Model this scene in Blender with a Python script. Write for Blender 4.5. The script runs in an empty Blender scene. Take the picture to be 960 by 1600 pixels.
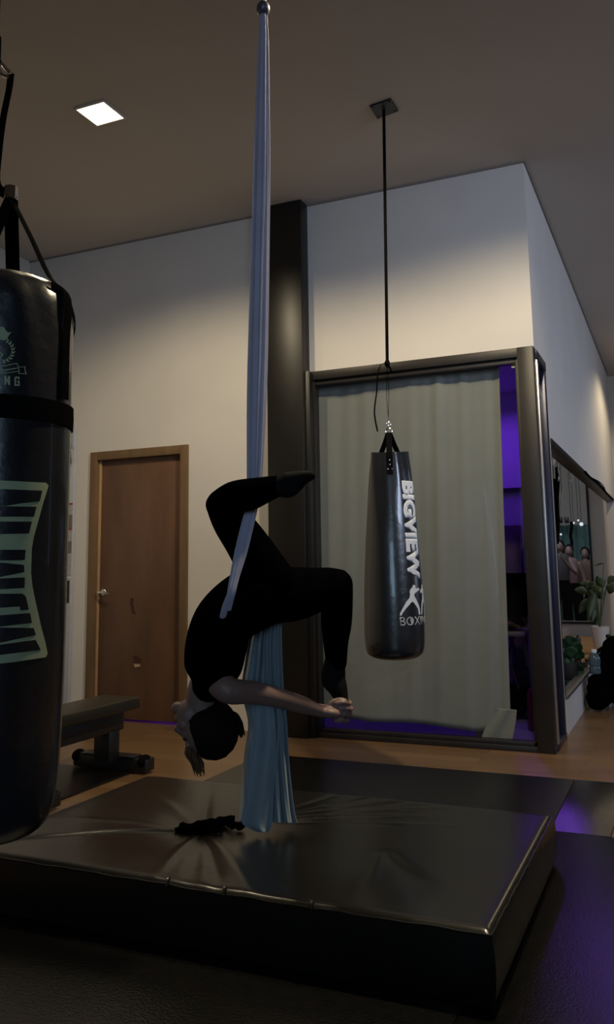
import bpy, bmesh, math, random
from mathutils import Vector, Matrix, Euler, noise
random.seed(7)
PI = math.pi
R = math.radians
SC = bpy.context.scene
COL = SC.collection

# ------------------------------------------------------------------ camera
FPX, PCX, PCY, CAMH = 1312.4, 480.0, 693.7, 1.15
_p, _y, _r = R(8.53), R(-23.71), R(-.853)
_f = Vector((math.sin(_y)*math.cos(_p), math.cos(_y)*math.cos(_p), math.sin(_p)))
_rt = Vector((math.cos(_y), -math.sin(_y), 0)); _up = _rt.cross(_f)
CR = math.cos(_r)*_rt + math.sin(_r)*_up
CU = -math.sin(_r)*_rt + math.cos(_r)*_up
CF = _f
CO = Vector((0, 0, CAMH))
cam = bpy.data.cameras.new('camera'); camo = bpy.data.objects.new('camera', cam); COL.objects.link(camo)
camo.matrix_world = Matrix(((CR.x, CU.x, -CF.x, 0), (CR.y, CU.y, -CF.y, 0), (CR.z, CU.z, -CF.z, CAMH), (0, 0, 0, 1)))
cam.sensor_fit = 'VERTICAL'; cam.sensor_height = 36; cam.lens = 36*FPX/1600
cam.shift_y = -(800-PCY)/1600
cam.clip_start = .05; cam.clip_end = 60
SC.camera = camo

# ------------------------------------------------------------------ world, exposure, large lights
w = bpy.data.worlds.new('world'); SC.world = w; w.use_nodes = True
w.node_tree.nodes['Background'].inputs[0].default_value = (.5, .6, 1, 1)
w.node_tree.nodes['Background'].inputs[1].default_value = .002
SC.view_settings.view_transform = 'Standard'; SC.view_settings.look = 'None'
SC.view_settings.exposure = -.62; SC.view_settings.gamma = 1
SC.view_settings.use_curve_mapping = False

def area(name, loc, target, sx, sy, power, color):
    l = bpy.data.lights.new(name, 'AREA'); l.shape = 'RECTANGLE'; l.size = sx; l.size_y = sy
    l.energy = power; l.color = color
    o = bpy.data.objects.new(name, l); COL.objects.link(o); o.location = loc
    o.rotation_euler = (Vector(target)-Vector(loc)).to_track_quat('-Z', 'Y').to_euler()
    return o
def spot(name, loc, power, color, deg, blend=.4, rad=.08, target=None):
    l = bpy.data.lights.new(name, 'SPOT'); l.energy = power; l.color = color
    l.spot_size = R(deg); l.spot_blend = blend; l.shadow_soft_size = rad
    o = bpy.data.objects.new(name, l); COL.objects.link(o); o.location = loc
    if target: o.rotation_euler = (Vector(target)-Vector(loc)).to_track_quat('-Z', 'Y').to_euler()
    return o
def point(name, loc, power, color, rad=.1):
    l = bpy.data.lights.new(name, 'POINT'); l.energy = power; l.color = color; l.shadow_soft_size = rad
    o = bpy.data.objects.new(name, l); COL.objects.link(o); o.location = loc
    return o

WARM = (1, .83, .55)
COOL = (.62, .74, 1)
spot('downlight_beam', (-3.046, 3.871, 3.90), 198, WARM, 152, .4)
spot('second_downlight_beam', (-.50, 3.50, 3.90), 500, WARM, 160, .35)
spot('hall_downlight_beam', (.25, 11.3, 3.90), 170, WARM, 150, .4)
spot('hall_downlight_beam', (2.6, 9.0, 3.90), 20, WARM, 140, .4)
area('street_window_light', (4.2, 1.4, 3.2), (-1.2, 6.6, 2.6), 1.8, 1.2, 36, COOL).data.spread = R(62)
area('hall_window_light', (5.0, 9.0, 2.2), (-.8, 9.5, 1.8), 3.0, 2.0, 42, COOL).data.spread = R(100)
area('rear_window_light', (.6, -3.2, 1.9), (-1.6, 2.4, 1.5), 2.2, 1.4, 12, (.5, .76, 1)).data.spread = R(70)
area('purple_led_light', (-1.75, 6.9, 2.52), (-1.75, 6.9, 0), 1.2, .8, 13, (.22, .04, 1))
spot('purple_spill_spot', (-1.45, 7.2, 2.35), 190, (.30, .08, 1), 34, .6, .12, (-.64, 4.3, 0))  # added spot throwing a purple patch through the glass onto the floor
point('purple_closet_light', (-3.95, 6.0, .35), 3, (.26, .04, 1))
area('bystander_fill', (-2.2, 14.0, 3.5), (-2.3, 16.6, 1.0), 1.6, .6, 60, (.9, .92, 1))  # unseen fill added to brighten the people behind the far pane
area('alcove_light', (-2.4, 10.5, 3.0), (-1.5, 11.5, .8), 1.0, 1.0, 7, (1, .86, .74))

# ------------------------------------------------------------------ pixel measuring helpers
def ray(x, y): return CR*((x-PCX)/FPX) - CU*((y-PCY)/FPX) + CF
def at(x, y, depth): return CO + ray(x, y)*depth
def on(x, y, axis, val):
    d = ray(x, y); return CO + d*((val-CO[axis])/d[axis])

# ------------------------------------------------------------------ materials
MATS = {}
def mat(name, col, rough=.6, metal=0, var=0, vscale=8, bump=0, bscale=40, spec=.5, coat=0, emit=None, estr=0,
        transl=0, stretch=(1, 1, 1), sheen=0):
    if name in MATS: return MATS[name]
    m = bpy.data.materials.new(name); m.use_nodes = True; nt = m.node_tree; N = nt.nodes; L = nt.links
    b = N['Principled BSDF']
    b.inputs['Base Color'].default_value = (*col, 1); b.inputs['Roughness'].default_value = rough
    b.inputs['Metallic'].default_value = metal; b.inputs['Specular IOR Level'].default_value = spec
    b.inputs['Coat Weight'].default_value = coat; b.inputs['Sheen Weight'].default_value = sheen
    if emit: b.inputs['Emission Color'].default_value = (*emit, 1); b.inputs['Emission Strength'].default_value = estr
    tc = N.new('ShaderNodeTexCoord'); mp = N.new('ShaderNodeMapping'); mp.inputs['Scale'].default_value = stretch
    L.new(tc.outputs['Object'], mp.inputs['Vector'])
    if var:
        n = N.new('ShaderNodeTexNoise'); n.inputs['Scale'].default_value = vscale; n.inputs['Detail'].default_value = 5
        L.new(mp.outputs[0], n.inputs['Vector'])
        r = N.new('ShaderNodeValToRGB'); r.color_ramp.elements[0].position = .3; r.color_ramp.elements[1].position = .7
        r.color_ramp.elements[0].color = (*[c*(1-var) for c in col], 1)
        r.color_ramp.elements[1].color = (*[min(1, c*(1+var)) for c in col], 1)
        L.new(n.outputs['Fac'], r.inputs[0]); L.new(r.outputs[0], b.inputs['Base Color'])
    if bump:
        n = N.new('ShaderNodeTexNoise'); n.inputs['Scale'].default_value = bscale; n.inputs['Detail'].default_value = 4
        L.new(mp.outputs[0], n.inputs['Vector'])
        bp = N.new('ShaderNodeBump'); bp.inputs['Strength'].default_value = bump; bp.inputs['Distance'].default_value = .01
        L.new(n.outputs['Fac'], bp.inputs['Height']); L.new(bp.outputs[0], b.inputs['Normal'])
    if transl:
        t = N.new('ShaderNodeBsdfTranslucent'); t.inputs[0].default_value = (*col, 1)
        mx = N.new('ShaderNodeMixShader'); mx.inputs[0].default_value = transl
        L.new(b.outputs[0], mx.inputs[1]); L.new(t.outputs[0], mx.inputs[2])
        L.new(mx.outputs[0], N['Material Output'].inputs[0])
    MATS[name] = m; return m

def glass_mat(name, tint=(.9, .93, .95), base=.04):
    m = bpy.data.materials.new(name); m.use_nodes = True; nt = m.node_tree; N = nt.nodes; L = nt.links
    N.remove(N['Principled BSDF'])
    t = N.new('ShaderNodeBsdfTransparent'); t.inputs[0].default_value = (*tint, 1)
    g = N.new('ShaderNodeBsdfGlossy'); g.inputs['Roughness'].default_value = .03
    lw = N.new('ShaderNodeLayerWeight'); lw.inputs['Blend'].default_value = .5
    pw = N.new('ShaderNodeMath'); pw.operation = 'POWER'; pw.inputs[1].default_value = 4
    L.new(lw.outputs['Facing'], pw.inputs[0])
    f = N.new('ShaderNodeMath'); f.operation = 'MULTIPLY_ADD'; f.inputs[1].default_value = .7; f.inputs[2].default_value = .035
    L.new(pw.outputs[0], f.inputs[0])
    mx = N.new('ShaderNodeMixShader')
    L.new(f.outputs[0], mx.inputs[0]); L.new(t.outputs[0], mx.inputs[1]); L.new(g.outputs[0], mx.inputs[2])
    L.new(mx.outputs[0], N['Material Output'].inputs[0]); MATS[name] = m; return m

def wood_floor_mat():
    m = bpy.data.materials.new('wood_floor'); m.use_nodes = True; nt = m.node_tree; N = nt.nodes; L = nt.links
    b = N['Principled BSDF']; b.inputs['Roughness'].default_value = .33
    tc = N.new('ShaderNodeTexCoord'); br = N.new('ShaderNodeTexBrick')
    br.inputs['Scale'].default_value = 1; br.inputs['Brick Width'].default_value = 1.2; br.inputs['Row Height'].default_value = .14
    br.inputs['Mortar Size'].default_value = .002; br.inputs['Color1'].default_value = (.20, .12, .062, 1)
    br.inputs['Color2'].default_value = (.15, .085, .044, 1); br.inputs['Mortar'].default_value = (.08, .04, .02, 1)
    L.new(tc.outputs['Object'], br.inputs['Vector'])
    mp = N.new('ShaderNodeMapping'); mp.inputs['Scale'].default_value = (2, 22, 1); L.new(tc.outputs['Object'], mp.inputs[0])
    n = N.new('ShaderNodeTexNoise'); n.inputs['Scale'].default_value = 1.5; n.inputs['Detail'].default_value = 6; L.new(mp.outputs[0], n.inputs[0])
    mx = N.new('ShaderNodeMixRGB'); mx.blend_type = 'MULTIPLY'; mx.inputs[0].default_value = .5
    r = N.new('ShaderNodeValToRGB'); r.color_ramp.elements[0].color = (.55, .5, .45, 1); r.color_ramp.elements[1].color = (1, 1, 1, 1)
    L.new(n.outputs['Fac'], r.inputs[0]); L.new(br.outputs['Color'], mx.inputs[1]); L.new(r.outputs[0], mx.inputs[2])
    L.new(mx.outputs[0], b.inputs['Base Color']); MATS['wood_floor'] = m; return m

M_wall = mat('wall_paint', (.62, .58, .53), .85, var=.03, vscale=2, bump=.05, bscale=60)
M_ceil = mat('ceiling_paint', (.58, .52, .46), .9, var=.03, vscale=1.2)
M_floor = wood_floor_mat()
M_rubber = mat('rubber_floor', (.0050, .0048, .0048), .25, var=.3, vscale=30, bump=.25, bscale=150)
M_black = mat('black_metal', (.012, .012, .014), .4, var=.2, vscale=5)
M_pillar = mat('black_paint', (.008, .007, .006), .40, var=.15, spec=.45, vscale=3)
M_bronze = mat('bronze_frame', (.018, .015, .014), .45, .2, var=.2, vscale=6)
M_chrome = mat('chrome', (.7, .7, .72), .18, 1)
M_glass = glass_mat('window_glass')
M_vinyl = mat('black_vinyl', (.008, .008, .008), .30, var=.15, vscale=10, bump=.12, bscale=25, coat=.2)
M_leather = mat('bag_leather', (.010, .012, .017), .30, spec=.8, coat=.4, var=.2, vscale=6, bump=.15, bscale=30)
M_strap = mat('black_webbing', (.005, .005, .0055), .9, spec=.08, var=.2, vscale=60, bump=.2, bscale=200)
M_matvin = mat('mat_vinyl', (.0065, .006, .0055), .26, var=.15, vscale=6, bump=.10, bscale=14)
M_silk = mat('silk_fabric', (.46, .46, .62), .6, var=.06, vscale=10, transl=.15, sheen=.3)
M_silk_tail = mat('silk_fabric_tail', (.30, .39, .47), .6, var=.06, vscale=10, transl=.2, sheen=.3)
M_skin = mat('skin', (.22, .14, .125), .5, var=.06, vscale=12)
M_lips = mat('lips', (.38, .14, .13), .45)
M_eye = mat('eye', (.05, .03, .02), .2)
M_hair = mat('dark_hair', (.006, .004, .003), .75, spec=.15, var=.3, vscale=40)
M_hairb = mat('brown_hair', (.11, .055, .025), .6, var=.3, vscale=40)
M_cloth = mat('black_clothing', (.0014, .0014, .0018), .95, var=.2, spec=.03, vscale=20)
for _m in (M_strap, M_cloth): _m.node_tree.nodes['Principled BSDF'].inputs['IOR'].default_value = 1.08
M_sock = mat('dark_sock', (.007, .007, .007), .9, var=.2, vscale=30, spec=.1)
M_pad = mat('bench_vinyl', (.022, .018, .012), .4, var=.15, vscale=14, bump=.1)
M_curtain = mat('curtain_cloth', (.37, .345, .29), .9, var=.04, vscale=5, transl=.22, bump=.1, bscale=120)
M_door = mat('door_wood', (.12, .060, .034), .42, var=.22, vscale=2.2, stretch=(3, 1, .8))
M_doorframe = mat('door_frame_wood', (.15, .088, .04), .5, var=.18, vscale=3, stretch=(4, 1, .5))
M_white = mat('white_print', (.62, .66, .74), .6)
M_grey = mat('grey_print', (.40, .42, .46), .6)
M_green = mat('green_print', (.34, .38, .24), .6, var=.08, vscale=20)
M_leaf = mat('leaf_green', (.055, .085, .035), .5, var=.3, vscale=9)
M_leafd = mat('dark_leaf', (.012, .045, .015), .5, var=.3, vscale=9)
M_pot = mat('white_ceramic', (.62, .55, .54), .4, var=.05)
M_potd = mat('dark_pot', (.02, .02, .022), .5, var=.1)
M_soil = mat('soil', (.03, .02, .015), .95, var=.4, vscale=60)
M_woodc = mat('counter_wood', (.36, .20, .09), .5, var=.2, vscale=3, stretch=(1, 6, 1))
M_red = mat('red_plastic', (.09, .004, .01), .5, var=.1)
M_postw = mat('white_enamel', (.42, .43, .46), .45, var=.05)

# ------------------------------------------------------------------ mesh helpers
def link(name, bm, m, parent=None, smooth=True, kind=None):
    me = bpy.data.meshes.new(name); bm.normal_update(); bm.to_mesh(me); bm.free()
    if smooth:
        for p in me.polygons: p.use_smooth = True
        try: me.set_sharp_from_angle(angle=R(35))
        except Exception: pass
    o = bpy.data.objects.new(name, me); COL.objects.link(o)
    for mm in (m if isinstance(m, (list, tuple)) else [m]): me.materials.append(mm)
    if parent:
        o.parent = parent; o.matrix_parent_inverse = Matrix.Translation(parent.location).inverted() if parent.rotation_euler[2] == 0 else parent.matrix_basis.inverted()
    if kind: o['kind'] = kind
    return o
def tag(o, label, cat, group=None, kind=None):
    o['label'] = label; o['category'] = cat
    if group: o['group'] = group
    if kind: o['kind'] = kind
    return o
def thing(name, loc, label, cat, group=None):
    o = bpy.data.objects.new(name, None); COL.objects.link(o); o.location = loc; o.empty_display_size = .1
    return tag(o, label, cat, group)
def box(bm, a, b, bev=0, seg=2, rot=None, piv=None):
    a = Vector(a); b = Vector(b); c = (a+b)/2; s = b-a
    r = bmesh.ops.create_cube(bm, size=1); vs = r['verts']
    for v in vs: v.co = Vector((v.co.x*s.x, v.co.y*s.y, v.co.z*s.z))
    if bev:
        es = list({e for v in vs for e in v.link_edges})
        g = bmesh.ops.bevel(bm, geom=es, offset=bev, segments=seg, affect='EDGES', profile=.5)
        vs = list({v for f in g['faces'] for v in f.verts} | {v for v in vs if v.is_valid})
        vs = [v for v in vs if v.is_valid]
    for v in vs:
        if rot is not None:
            v.co = rot @ v.co
        v.co += c
    return vs
def obox(name, a, b, m, parent=None, bev=0, kind=None, seg=2):
    bm = bmesh.new(); box(bm, a, b, bev, seg); return link(name, bm, m, parent, kind=kind)
def spline(pts, n):
    """catmull-rom through tuples of floats"""
    out = []; P = [tuple(p) for p in pts]; k = len(P)
    for i in range(k-1):
        p0 = P[max(i-1, 0)]; p1 = P[i]; p2 = P[i+1]; p3 = P[min(i+2, k-1)]
        for j in range(n):
            t = j/n
            out.append(tuple(.5*((2*b)+(-a+c)*t+(2*a-5*b+4*c-d)*t*t+(-a+3*b-3*c+d)*t**3) for a, b, c, d in zip(p0, p1, p2, p3)))
    out.append(P[-1]); return out
def loft(bm, pts, ref, n=20, seg=5, cap=True, fn=None):
    """pts: (Vector, ra, rb) ; rb along ref, ra across"""
    S = spline([(p.x, p.y, p.z, a, b) for p, a, b in pts], seg)
    C = [Vector(s[:3]) for s in S]; rings = []
    K = len(C)
    T = [(C[min(i+1, K-1)]-C[max(i-1, 0)]).normalized() for i in range(K)]
    frames = []
    for i in range(K):
        t = T[i]; rf = (ref - t*ref.dot(t))
        if rf.length < 1e-3: rf = CU - t*CU.dot(t)
        rf.normalize(); u = t.cross(rf).normalized(); frames.append((C[i], u, rf, S[i][3], S[i][4]))
    seq = []
    if cap:
        c, u, v, a, b = frames[0]; r = min(a, b)
        for k in (80, 55, 28): seq.append((c-T[0]*r*math.sin(R(k)), u, v, a*math.cos(R(k)), b*math.cos(R(k))))
    seq += frames
    if cap:
        c, u, v, a, b = frames[-1]; r = min(a, b)
        for k in (28, 55, 80): seq.append((c+T[-1]*r*math.sin(R(k)), u, v, a*math.cos(R(k)), b*math.cos(R(k))))
    for i, (c, u, v, a, b) in enumerate(seq):
        ring = []
        for j in range(n):
            th = 2*PI*j/n; q = fn(i/len(seq), th) if fn else 1
            ring.append(bm.verts.new(c+u*(a*q*math.cos(th))+v*(b*q*math.sin(th))))
        rings.append(ring)
    for i in range(len(rings)-1):
        for j in range(n):
            bm.faces.new((rings[i][j], rings[i][(j+1) % n], rings[i+1][(j+1) % n], rings[i+1][j]))
    bm.faces.new(list(reversed(rings[0]))); bm.faces.new(rings[-1])
    return rings
def tube(bm, pts, r, n=8, seg=4, ref=Vector((.3, .2, .93))):
    rr = r if isinstance(r, (list, tuple)) else [r]*len(pts)
    loft(bm, [(Vector(p), q, q) for p, q in zip(pts, rr)], ref, n, seg, cap=False)
def flatstrap(bm, pts, wid, th, ref, seg=5):
    loft(bm, [(Vector(p), th/2, wid/2) for p in pts], ref, 8, seg, cap=False)
def ellipsoid(bm, c, ax, r, su=20, sv=14):
    m = Matrix.Translation(c) @ Matrix((( ax[0].x*r[0], ax[1].x*r[1], ax[2].x*r[2], 0), (ax[0].y*r[0], ax[1].y*r[1], ax[2].y*r[2], 0), (ax[0].z*r[0], ax[1].z*r[1], ax[2].z*r[2], 0), (0, 0, 0, 1)))
    return bmesh.ops.create_uvsphere(bm, u_segments=su, v_segments=sv, radius=1, matrix=m)['verts']
def revolve(bm, prof, n=48, center=(0, 0, 0), fn=None):
    rings = []
    for r, z in prof:
        ring = []
        for j in range(n):
            a = 2*PI*j/n; q = fn(a, z) if fn else 1
            ring.append(bm.verts.new((center[0]+r*q*math.cos(a), center[1]+r*q*math.sin(a), center[2]+z)))
        rings.append(ring)
    for i in range(len(rings)-1):
        for j in range(n):
            bm.faces.new((rings[i][j], rings[i][(j+1) % n], rings[i+1][(j+1) % n], rings[i+1][j]))
    bm.faces.new(list(reversed(rings[0]))); bm.faces.new(rings[-1])
def remesh(o, vox, smooth_it=4):
    mo = o.modifiers.new('r', 'REMESH'); mo.mode = 'VOXEL'; mo.voxel_size = vox; mo.use_smooth_shade = True
    sm = o.modifiers.new('s', 'SMOOTH'); sm.factor = .5; sm.iterations = smooth_it
    bpy.context.view_layer.update()
    dg = bpy.context.evaluated_depsgraph_get(); me = bpy.data.meshes.new_from_object(o.evaluated_get(dg))
    o.modifiers.clear(); old = o.data; o.data = me
    for p in me.polygons: p.use_smooth = True
    return o
def pleat(bm, rows, cols, depthfn, place):
    """rows: list of (y, xl, xr); place(x,y,d)"""
    vs = []
    for i, (y, xl, xr) in enumerate(rows):
        vs.append([bm.verts.new(place(xl+(xr-xl)*j/cols, y, depthfn(j/cols, i/(len(rows)-1)))) for j in range(cols+1)])
    for i in range(len(vs)-1):
        for j in range(cols):
            bm.faces.new((vs[i][j], vs[i][j+1], vs[i+1][j+1], vs[i+1][j]))
def solid(o, t):
    m = o.modifiers.new('thickness', 'SOLIDIFY'); m.thickness = t; m.offset = 0; return o
def decal(name, polys, mapfn, m, parent, step=4, ystep=12):
    bm = bmesh.new()
    for P in polys:
        vs = [bm.verts.new((x, y, 0)) for x, y in P]
        try: bm.faces.new(vs)
        except Exception: pass
    return decal_bm(name, bm, mapfn, m, parent, step, ystep)
def decal_bm(name, bm, mapfn, m, parent, step, ystep):
    bm.normal_update(); bmesh.ops.triangulate(bm, faces=bm.faces[:])
    xs = [v.co.x for v in bm.verts]; ys = [v.co.y for v in bm.verts]
    x = min(xs)+step
    while x < max(xs):
        bmesh.ops.bisect_plane(bm, geom=bm.verts[:]+bm.edges[:]+bm.faces[:], plane_co=(x, 0, 0), plane_no=(1, 0, 0)); x += step
    y = min(ys)+ystep
    while y < max(ys):
        bmesh.ops.bisect_plane(bm, geom=bm.verts[:]+bm.edges[:]+bm.faces[:], plane_co=(0, y, 0), plane_no=(0, 1, 0)); y += ystep
    for v in bm.verts: v.co = mapfn(v.co.x, v.co.y)
    o = link(name, bm, m, parent, smooth=False)
    return solid(o, .0008)
def text_bm(body, size, offset=0, spacing=1):
    cu = bpy.data.curves.new('t', 'FONT'); cu.body = body; cu.size = size; cu.offset = offset; cu.space_character = spacing
    cu.resolution_u = 3
    o = bpy.data.objects.new('t', cu); COL.objects.link(o); bpy.context.view_layer.update()
    me = o.to_mesh(); bm = bmesh.new(); bm.from_mesh(me); o.to_mesh_clear()
    bpy.data.objects.remove(o); bpy.data.curves.remove(cu); return bm

# ================================================================== SETTING
YW, XS, ZC = 5.625, -.80, 3.93      # door wall plane, side wall plane, ceiling
XL, XR, YB, YE = -5.17, 5.2, -3.6, 20.0
obox('floor', (XL-.1, YB-.1, -.12), (XR+.1, YE+.1, 0), M_floor, kind='structure')
obox('ceiling', (XL-.1, YB-.1, ZC), (XR+.1, YE+.1, ZC+.1), M_ceil, kind='structure')
obox('wall_left', (XL-.1, YB, 0), (XL, YE, ZC), M_wall, kind='structure')
M_darkwall = mat('bounce_cut_paint', (.12, .115, .11), .9, var=.1, vscale=3)  # unseen walls given a dark tone to cut bounced light
obox('wall_front', (XL, YB-.1, 0), (XR, YB, ZC), M_darkwall, kind='structure')
obox('wall_right', (XR, YB, 0), (XR+.1, YE, ZC), M_darkwall, kind='structure')
obox('wall_end', (XL, YE, 0), (XR, YE+.1, ZC), M_wall, kind='structure')
DX0, DX1, DZ = -4.37, -3.55, 2.08    # door opening
bm = bmesh.new()
box(bm, (XL, YW, 0), (DX0, YW+.12, ZC)); box(bm, (DX1, YW, 0), (-2.44, YW+.12, ZC)); box(bm, (DX0, YW, DZ), (DX1, YW+.12, ZC))
box(bm, (-2.44, YW, 2.60), (XS, YW+.12, ZC))
link('wall_back', bm, M_wall, kind='structure', smooth=False)
# side wall with the long opening
WY0, WY1, WZ0, WZ1 = 6.17, 12.35, .25, 2.06
bm = bmesh.new()
box(bm, (XS-.10, YW+.12, 2.60), (XS, 6.10, ZC)); box(bm, (XS-.10, 6.10, 0), (XS, WY0, ZC))
box(bm, (XS-.05, WY0, 0), (XS, WY1, WZ0)); box(bm, (XS-.10, WY0, WZ1), (XS, WY1, ZC)); box(bm, (XS-.10, WY1, 0), (XS, 12.75, ZC))
link('wall_side', bm, M_wall, kind='structure', smooth=False)
# purple room walls
bm = bmesh.new()
vs = [(-.90, 6.10), (-1.10, 7.5), (-2.9, 7.5), (-2.9, 5.745), (-3.0, 5.745), (-3.0, 7.6), (-1.02, 7.6), (-.84, 6.10)]
lo = [bm.verts.new((x, y, 0)) for x, y in vs]; hi = [bm.verts.new((x, y, 2.75)) for x, y in vs]
for i in range(len(vs)):
    j = (i+1) % len(vs); bm.faces.new((lo[i], lo[j], hi[j], hi[i]))
bm.faces.new(hi); bm.faces.new(list(reversed(lo)))
bmesh.ops.recalc_face_normals(bm, faces=bm.faces[:])
M_pwall = mat('purple_room_paint', (.6, .58, .62), .8, var=.03)
link('wall_partition', bm, M_pwall, kind='structure', smooth=False)
bm = bmesh.new(); box(bm, (-3.0, 5.75, 2.70), (-.9, 7.6, 2.78)); link('trim_1', bm, M_pwall, kind='structure', smooth=False)
obox('floor', (-2.9, YW+.05, .0), (-.9, 7.5, .006), mat('purple_lit_sheet', (.10, .07, .20), .5, var=.1), kind='structure')  # added sheet; the purple light is put into its colour
# ledge line and darker lower panelling in the purple room
bm = bmesh.new(); box(bm, (-2.88, 7.44, 1.80), (-1.10, 7.5, 1.835)); link('trim_2', bm, M_black, kind='structure')
bm = bmesh.new(); box(bm, (-2.88, 7.48, .0), (-1.10, 7.499, 1.80)); link('trim_3', bm, mat('panel_paint', (.38, .34, .42), .7, var=.08), kind='structure')
# studio end wall; a glazed opening stands in for the mirror
bm = bmesh.new(); OX0, OX1, OZ0, OZ1 = -2.6, -1.215, .352, 2.80
box(bm, (XL, 13.0, 0), (OX0, 13.1, ZC)); box(bm, (OX1, 13.0, 0), (-.80, 13.1, ZC))
box(bm, (OX0, 13.0, 0), (OX1, 13.1, OZ0)); box(bm, (OX0, 13.0, OZ1), (OX1, 13.1, ZC)); link('wall_studio', bm, M_wall, kind='structure', smooth=False)
obox('wall_studio_back', (XL, 19.4, 0), (XR, 19.5, ZC), M_wall, kind='structure')
obox('wall_hall_end', (-.80, 15.5, 0), (XR, 15.6, ZC), M_wall, kind='structure')
obox('wall_hall_return', (-.80, 13.0, 0), (-.70, 15.5, ZC), M_wall, kind='structure')
fr = bpy.data.objects.new('mirror_window', None); COL.objects.link(fr); fr['kind'] = 'structure'; fr.location = (OX1, 13, OZ0)
bm = bmesh.new(); box(bm, (OX0, 12.97, OZ0-.035), (OX1+.03, 13.0, OZ0)); box(bm, (OX0, 12.97, OZ1), (OX1+.03, 13.0, OZ1+.04)); box(bm, (OX1, 12.97, OZ0), (OX1+.03, 13, OZ1))
link('frame', bm, M_black, fr); obox('pane', (OX0, 13.03, OZ0), (OX1, 13.04, OZ1), M_glass, fr)
# thin dark trim along the ceiling joint
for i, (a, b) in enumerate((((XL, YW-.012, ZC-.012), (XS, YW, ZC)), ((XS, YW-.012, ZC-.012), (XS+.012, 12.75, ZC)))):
    obox('trim_%d' % (4+i), a, b, mat('joint_line', (.22, .19, .17), .9), kind='structure')
# black column
bm = bmesh.new(); box(bm, (-2.735, 5.50, 0), (-2.44, YW+.13, ZC), .006)
box(bm, (-2.475, 5.53, 0), (-2.40, YW+.05, 2.60), .004)
link('trim_6', bm, M_pillar, kind='structure')

# door
d = bpy.data.objects.new('door_1', None); COL.objects.link(d); d['kind'] = 'structure'; d.location = (DX0, YW, 0)
bm = bmesh.new()
vs = box(bm, (DX0-.005, YW+.03, .016), (DX1+.005, YW+.07, DZ), .002)
link('leaf', bm, M_door, d)
bm = bmesh.new()
for a, b in (((DX0-.062, YW-.02, 0), (DX0+.008, YW+.10, DZ+.062)), ((DX1-.008, YW-.02, 0), (DX1+.062, YW+.10, DZ+.062)), ((DX0+.008, YW-.02, DZ-.008), (DX1-.008, YW+.10, DZ+.062))): box(bm, a, b, .004)
link('frame', bm, M_doorframe, d)
bm = bmesh.new(); box(bm, (DX0+.008, YW+.012, .02), (DX0+.026, YW+.03, DZ-.01), .002); link('stop', bm, mat('pale_wood', (.42, .26, .13), .5, var=.1), d)
h = on(155, 926, 1, YW+.03)
bm = bmesh.new()
c = Vector((DX0+.06, YW+.03, h.z)); ellipsoid(bm, c, (Vector((1, 0, 0)), Vector((0, 1, 0)), Vector((0, 0, 1))), (.03, .01, .03))
tube(bm, [c, c+Vector((0, -.03, 0)), c+Vector((0, -.055, 0))], .011)
tube(bm, [c+Vector((-.01, -.055, 0)), c+Vector((.04, -.06, .002)), c+Vector((.10, -.055, -.006))], [.011, .010, .008])
link('handle', bm, M_chrome, d)
# chips and holes in the door
bm = bmesh.new()
for (px, py), shape in (((207, 947), [(-3, -13), (2, -12), (1, -2), (3, 2), (2, 6), (5, 9), (4, 13), (0, 12), (-2, 4), (-4, -4)]), ((214, 1030), [(-7, -5), (0, -6), (3, -2), (7, 1), (6, 6), (2, 3), (1, 9), (-5, 8), (-4, 2)])):
    f = [bm.verts.new(on(px+x, py+y, 1, YW+.0285)) for x, y in shape]; bm.faces.new(f)
r = bmesh.ops.extrude_face_region(bm, geom=bm.faces[:])
for v in r['geom']:
    if isinstance(v, bmesh.types.BMVert): v.co.y += .004
link('chip', bm, mat('splintered_wood', (.05, .018, .01), .9, var=.5, vscale=80), d, smooth=False)
bm = bmesh.new(); f = [bm.verts.new(on(214+x, 1037+y, 1, YW+.026)) for x, y in [(-5, 0), (4, 1), (6, 4), (-3, 6)]]; bm.faces.new(f)
solid(link('splinter', bm, mat('raw_wood', (.45, .3, .2), .9), d, smooth=False), .002)
# dark closet behind the door
bm = bmesh.new(); box(bm, (DX0-.3, 6.35, 0), (DX1+.3, 6.4, 2.5)); box(bm, (DX0-.35, YW+.12, 0), (DX0-.3, 6.4, 2.5)); box(bm, (DX1+.3, YW+.12, 0), (DX1+.35, 6.4, 2.5)); box(bm, (DX0-.35, YW+.12, 2.5), (DX1+.35, 6.4, 2.55))
link('wall_closet', bm, M_pwall, kind='structure', smooth=False)

# glazed front of the purple room
g = bpy.data.objects.new('window_1', None); COL.objects.link(g); g['kind'] = 'structure'; g.location = (-1.6, YW, 0)
bm = bmesh.new()
box(bm, (-2.43, YW-.055, 2.535), (XS+.005, YW+.045, 2.60), .004)
box(bm, (-2.43, YW-.03, 2.50), (XS-.04, YW+.03, 2.535), .003)
box(bm, (-2.43, YW-.055, 0), (XS+.005, YW+.045, .035), .004)
box(bm, (-2.43, YW-.035, .035), (XS-.04, YW+.03, .06), .003)
box(bm, (-2.43, YW-.04, 0), (-2.385, YW+.04, 2.55), .003)
link('frame', bm, M_bronze, g)
bm = bmesh.new(); box(bm, (XS-.105, YW-.06, 0), (XS+.002, YW+.04, 2.60), .004); box(bm, (XS-.125, YW-.035, 0), (XS-.105, YW+.03, 2.55), .002)
link('corner_post', bm, M_bronze, g)
obox('pane', (-2.385, YW-.004, .06), (XS-.12, YW+.004, 2.50), M_glass, g)
g2 = bpy.data.objects.new('window_2', None); COL.objects.link(g2); g2['kind'] = 'structure'; g2.location = (XS, 5.85, 0)
bm = bmesh.new()
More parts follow.
